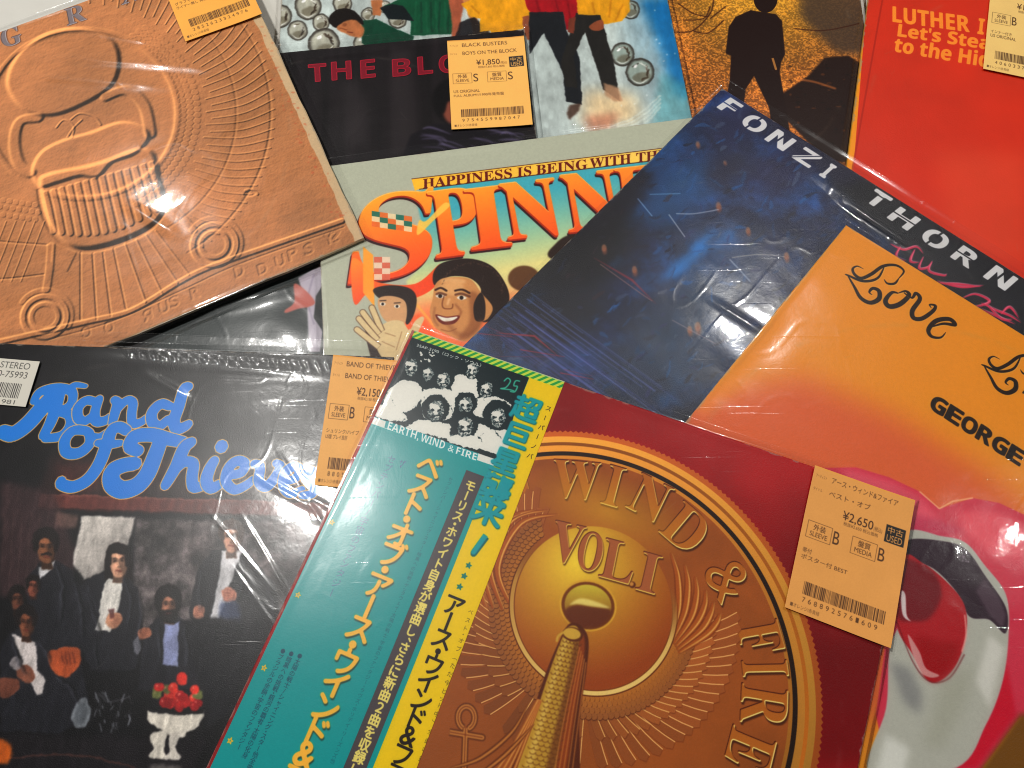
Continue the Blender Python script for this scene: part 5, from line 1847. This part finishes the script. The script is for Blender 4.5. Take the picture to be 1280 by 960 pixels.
pv = o.img[hstripe:py1, :xp]
warp(o.img, 7, 16, 192, hstripe, py1, 0, xp)
warp(o.img, 3, 5, 193, hstripe, py1, 0, xp)
g_ = pv.mean(-1, keepdims=True) + (fbm(pv.shape[0], pv.shape[1], 5, 191, 4, .7)[..., None] - .5) * .75
g_ = np.clip((g_ - .42) * 3.2 + .42, 0, 1)
pv[:] = np.array(C(8, 30, 36)) * (1 - g_) + np.array(C(226, 224, 216)) * g_
# teal under-strip + white bar + name
o.fill(oz((115, 552), (820, 796), (812, 834), (105, 590)), C(226, 224, 216), 1, 0)
o.fill(oz((195, 575), (722, 762), (712, 806), (185, 615)), C(0, 146, 150), 1)
for s, a, b, t in (('EARTH,', (200, 622), (378, 684), (212, 580)), ('WIND', (388, 690), (525, 738), (400, 648)), ('&', (545, 745), (578, 757), (556, 712)), ('FIRE', (592, 762), (708, 803), (602, 724))):
    p = oz(a, b, t)
    o.text(s, *p, C(236, 236, 232), 1, bold=1.1)
o.img[py1 + int(o.res * 7):, :xp] = C(0, 148, 148)
o.fill(oz((115, 552), (820, 796), (812, 834), (105, 590)), C(226, 224, 216), 1, 0)
o.fill(oz((195, 575), (722, 762), (712, 806), (185, 615)), C(0, 146, 150), 1)
for s, a, b, t in (('EARTH,', (200, 622), (378, 684), (212, 580)), ('WIND', (388, 690), (525, 738), (400, 648)), ('&', (545, 745), (578, 757), (556, 712)), ('FIRE', (592, 762), (708, 803), (602, 724))):
    o.text(sb(s), *oz(a, b, t), C(236, 236, 232), 1)
o.text('25AP-2190（ロック・ソウル）', *oz((368, 150), (735, 268), (374, 132)), C(224, 226, 220), 1, bold=.6)
for q in (((868, 350), (890, 332), (905, 350), (880, 385), (850, 392), (900, 398), (925, 405)), ((960, 350), (935, 348), (925, 375), (945, 380), (930, 410), (905, 408))):
    o.line(oz(*q), 1.6, C(70, 190, 160), .95, .3, True)
# big super-nova characters, down the yellow column
dkt = C(10, 96, 104)
tl2 = C(0, 150, 158)
for ch, a, s_mm in (('超', (664, 512), 16), ('巨', (652, 545), 16), ('星', (638, 578), 16), ('襲', (626, 612), 17), ('来', (617, 640), 17)):
    o.vtext(ch, (a[0] + 1, a[1] - 17), (a[0] - 13, a[1] + 14), s_mm, tl2, 1, sh=(.5, .5, dkt), bold=5, fat=1.08)
o.line([(608, 671), (592, 692)], 8, dkt, 1, .2)
o.line([(607, 669), (592, 690)], 6.6, tl2, 1, .2)
o.vtext('★★★', (589, 700), (572, 740), 4.0, C(20, 120, 116), 1, bold=.8)
o.vtext('スーパーノバ', (688, 505), (660, 576), 3.6, C(50, 38, 16), 1, bold=.5)
blk = C(34, 26, 16)
o.vtext('アース・ウインド&ファイアー', (571, 746), (461, 1066), 12, blk, 1, bold=2.2)
o.vtext('ベスト・オブ（ただ今ヒット中）全曲収録・豪華', (590, 760), (510, 1000), 2.9, C(92, 78, 26), .8, bold=.3)
# grey strip with cream text
gp = o.P([(581, 592), (601, 598), (462, 880), (440, 960)])
gx0, gx1 = o.P([(578, 600)])[0][0], o.P([(601, 607)])[0][0]
gy0 = o.P([(590, 590)])[0][1]
gs = slice(int(gy0), o.H)
o.img[gs, int(gx0):int(gx1)] = C(78, 70, 74)
gmx = (gx0 + gx1) / 2


def onaxis(xc, y_px_from, y_px_to):
    """points on the vertical line xc (print pixels) given photo rows"""
    f0 = o.P([(600, y_px_from), (400, y_px_from)])
    return xc


def col_text(txt, xc, y0, pitch, size_mm, colr, **kw):
    """column of characters centred on print column xc, starting at print row y0"""
    q = o.P
    o.P = lambda p: np.atleast_2d(np.asarray(p, float))
    o.vtext(txt, (xc, y0), (xc, y0 + pitch * len(txt)), size_mm, colr, **kw)
    o.P = q


rowat = lambda px: o.P([px])[0][1]
p_a, p_b = rowat((589, 600)), rowat((488, 850))
p_b = rowat((449, 941))
col_text('モーリス・ホワイト自身が選曲し、さらに新曲２曲を収録した初のベスト', gmx, p_a, (p_b - p_a) / 24.2, 6.3, C(232, 216, 124), bold=1.3)
# main title: thick, rounded, shadowed
xt = o.P([(533, 600), (420, 845)])[:, 0].mean()
t_a, t_b = rowat((545, 572)), rowat((372, 957))
gold = C(240, 186, 72)
col_text('ベスト・オブ・アース・ウインド&ファイアー', xt, t_a, (t_b - t_a) / 14.5, 15.6, gold, bold=5.0, sh=(.6, .8, C(24, 66, 60)))
# small dim text columns
dm = C(34, 82, 100)
xd = o.P([(498, 590)])[0][0]
col_text('ザ・', xd, rowat((500, 574)), 20, 4.2, C(60, 76, 128), bold=.6, a=.8)
xd2 = o.P([(484, 590)])[0][0]
col_text('セプテンバー/宇宙のファンタジー', xd2 - 4, rowat((490, 568)), 34, 5.0, C(74, 78, 130), bold=.5, a=.6)
for xx_px, y0_px, txt, sz in (((366, 840), (373, 815), '●太陽の戦士/シャイニング・スター他全曲', 3.1), ((354, 840), (362, 812), '●暗黒への挑戦・銀河の覇者・太陽の化身', 3.1), ((342, 840), (350, 808), '●ブラジルの余韻・宇宙のファンタジー', 3.1)):
    col_text(txt, o.P([xx_px])[0][0], rowat(y0_px), 19, sz, C(24, 66, 86), bold=.5, a=.85)
for i in range(5):
    col_text('☆', o.P([(335 - 10, 880)])[0][0] * .36, rowat((415 - i * 44, 650 + i * 90)), 14, 3.6, C(224, 180, 70), bold=.8)
xd3 = o.P([(566, 600)])[0][0]
col_text('セプテンバー・シャイニング・スター・暗黒への挑戦・ゲッタウェイ・太陽の戦士・宇宙のファンタジー・ラヴズ・ホリデイ・リーズンズ他', xd3 - 8, rowat((574, 600)), 17, 2.5, C(18, 92, 104), bold=.2, a=.7)
paper_noise(o, .02, 91)
obm = printed('obi_print', o.image('obi_art'), .28, .38, .12, 1100)
ob = slab('paper_side_band', oO, oU, oV, zT + .00005, z, obm, plain('obi_edge', (.7, .7, .66)), rt, n=12, edge=.00008)
ob['label'] = 'teal and yellow paper band with Japanese lettering down the left side'
price_tag(rt, [(1018.5, 582), (1142.5, 626), (981, 759)], 6, 'アース・ウィンド&ファイア', 'ベスト・オブ', '¥2,650', 'B', ['帯付', 'ポスター付 BEST'], (222, 158, 88), 77)
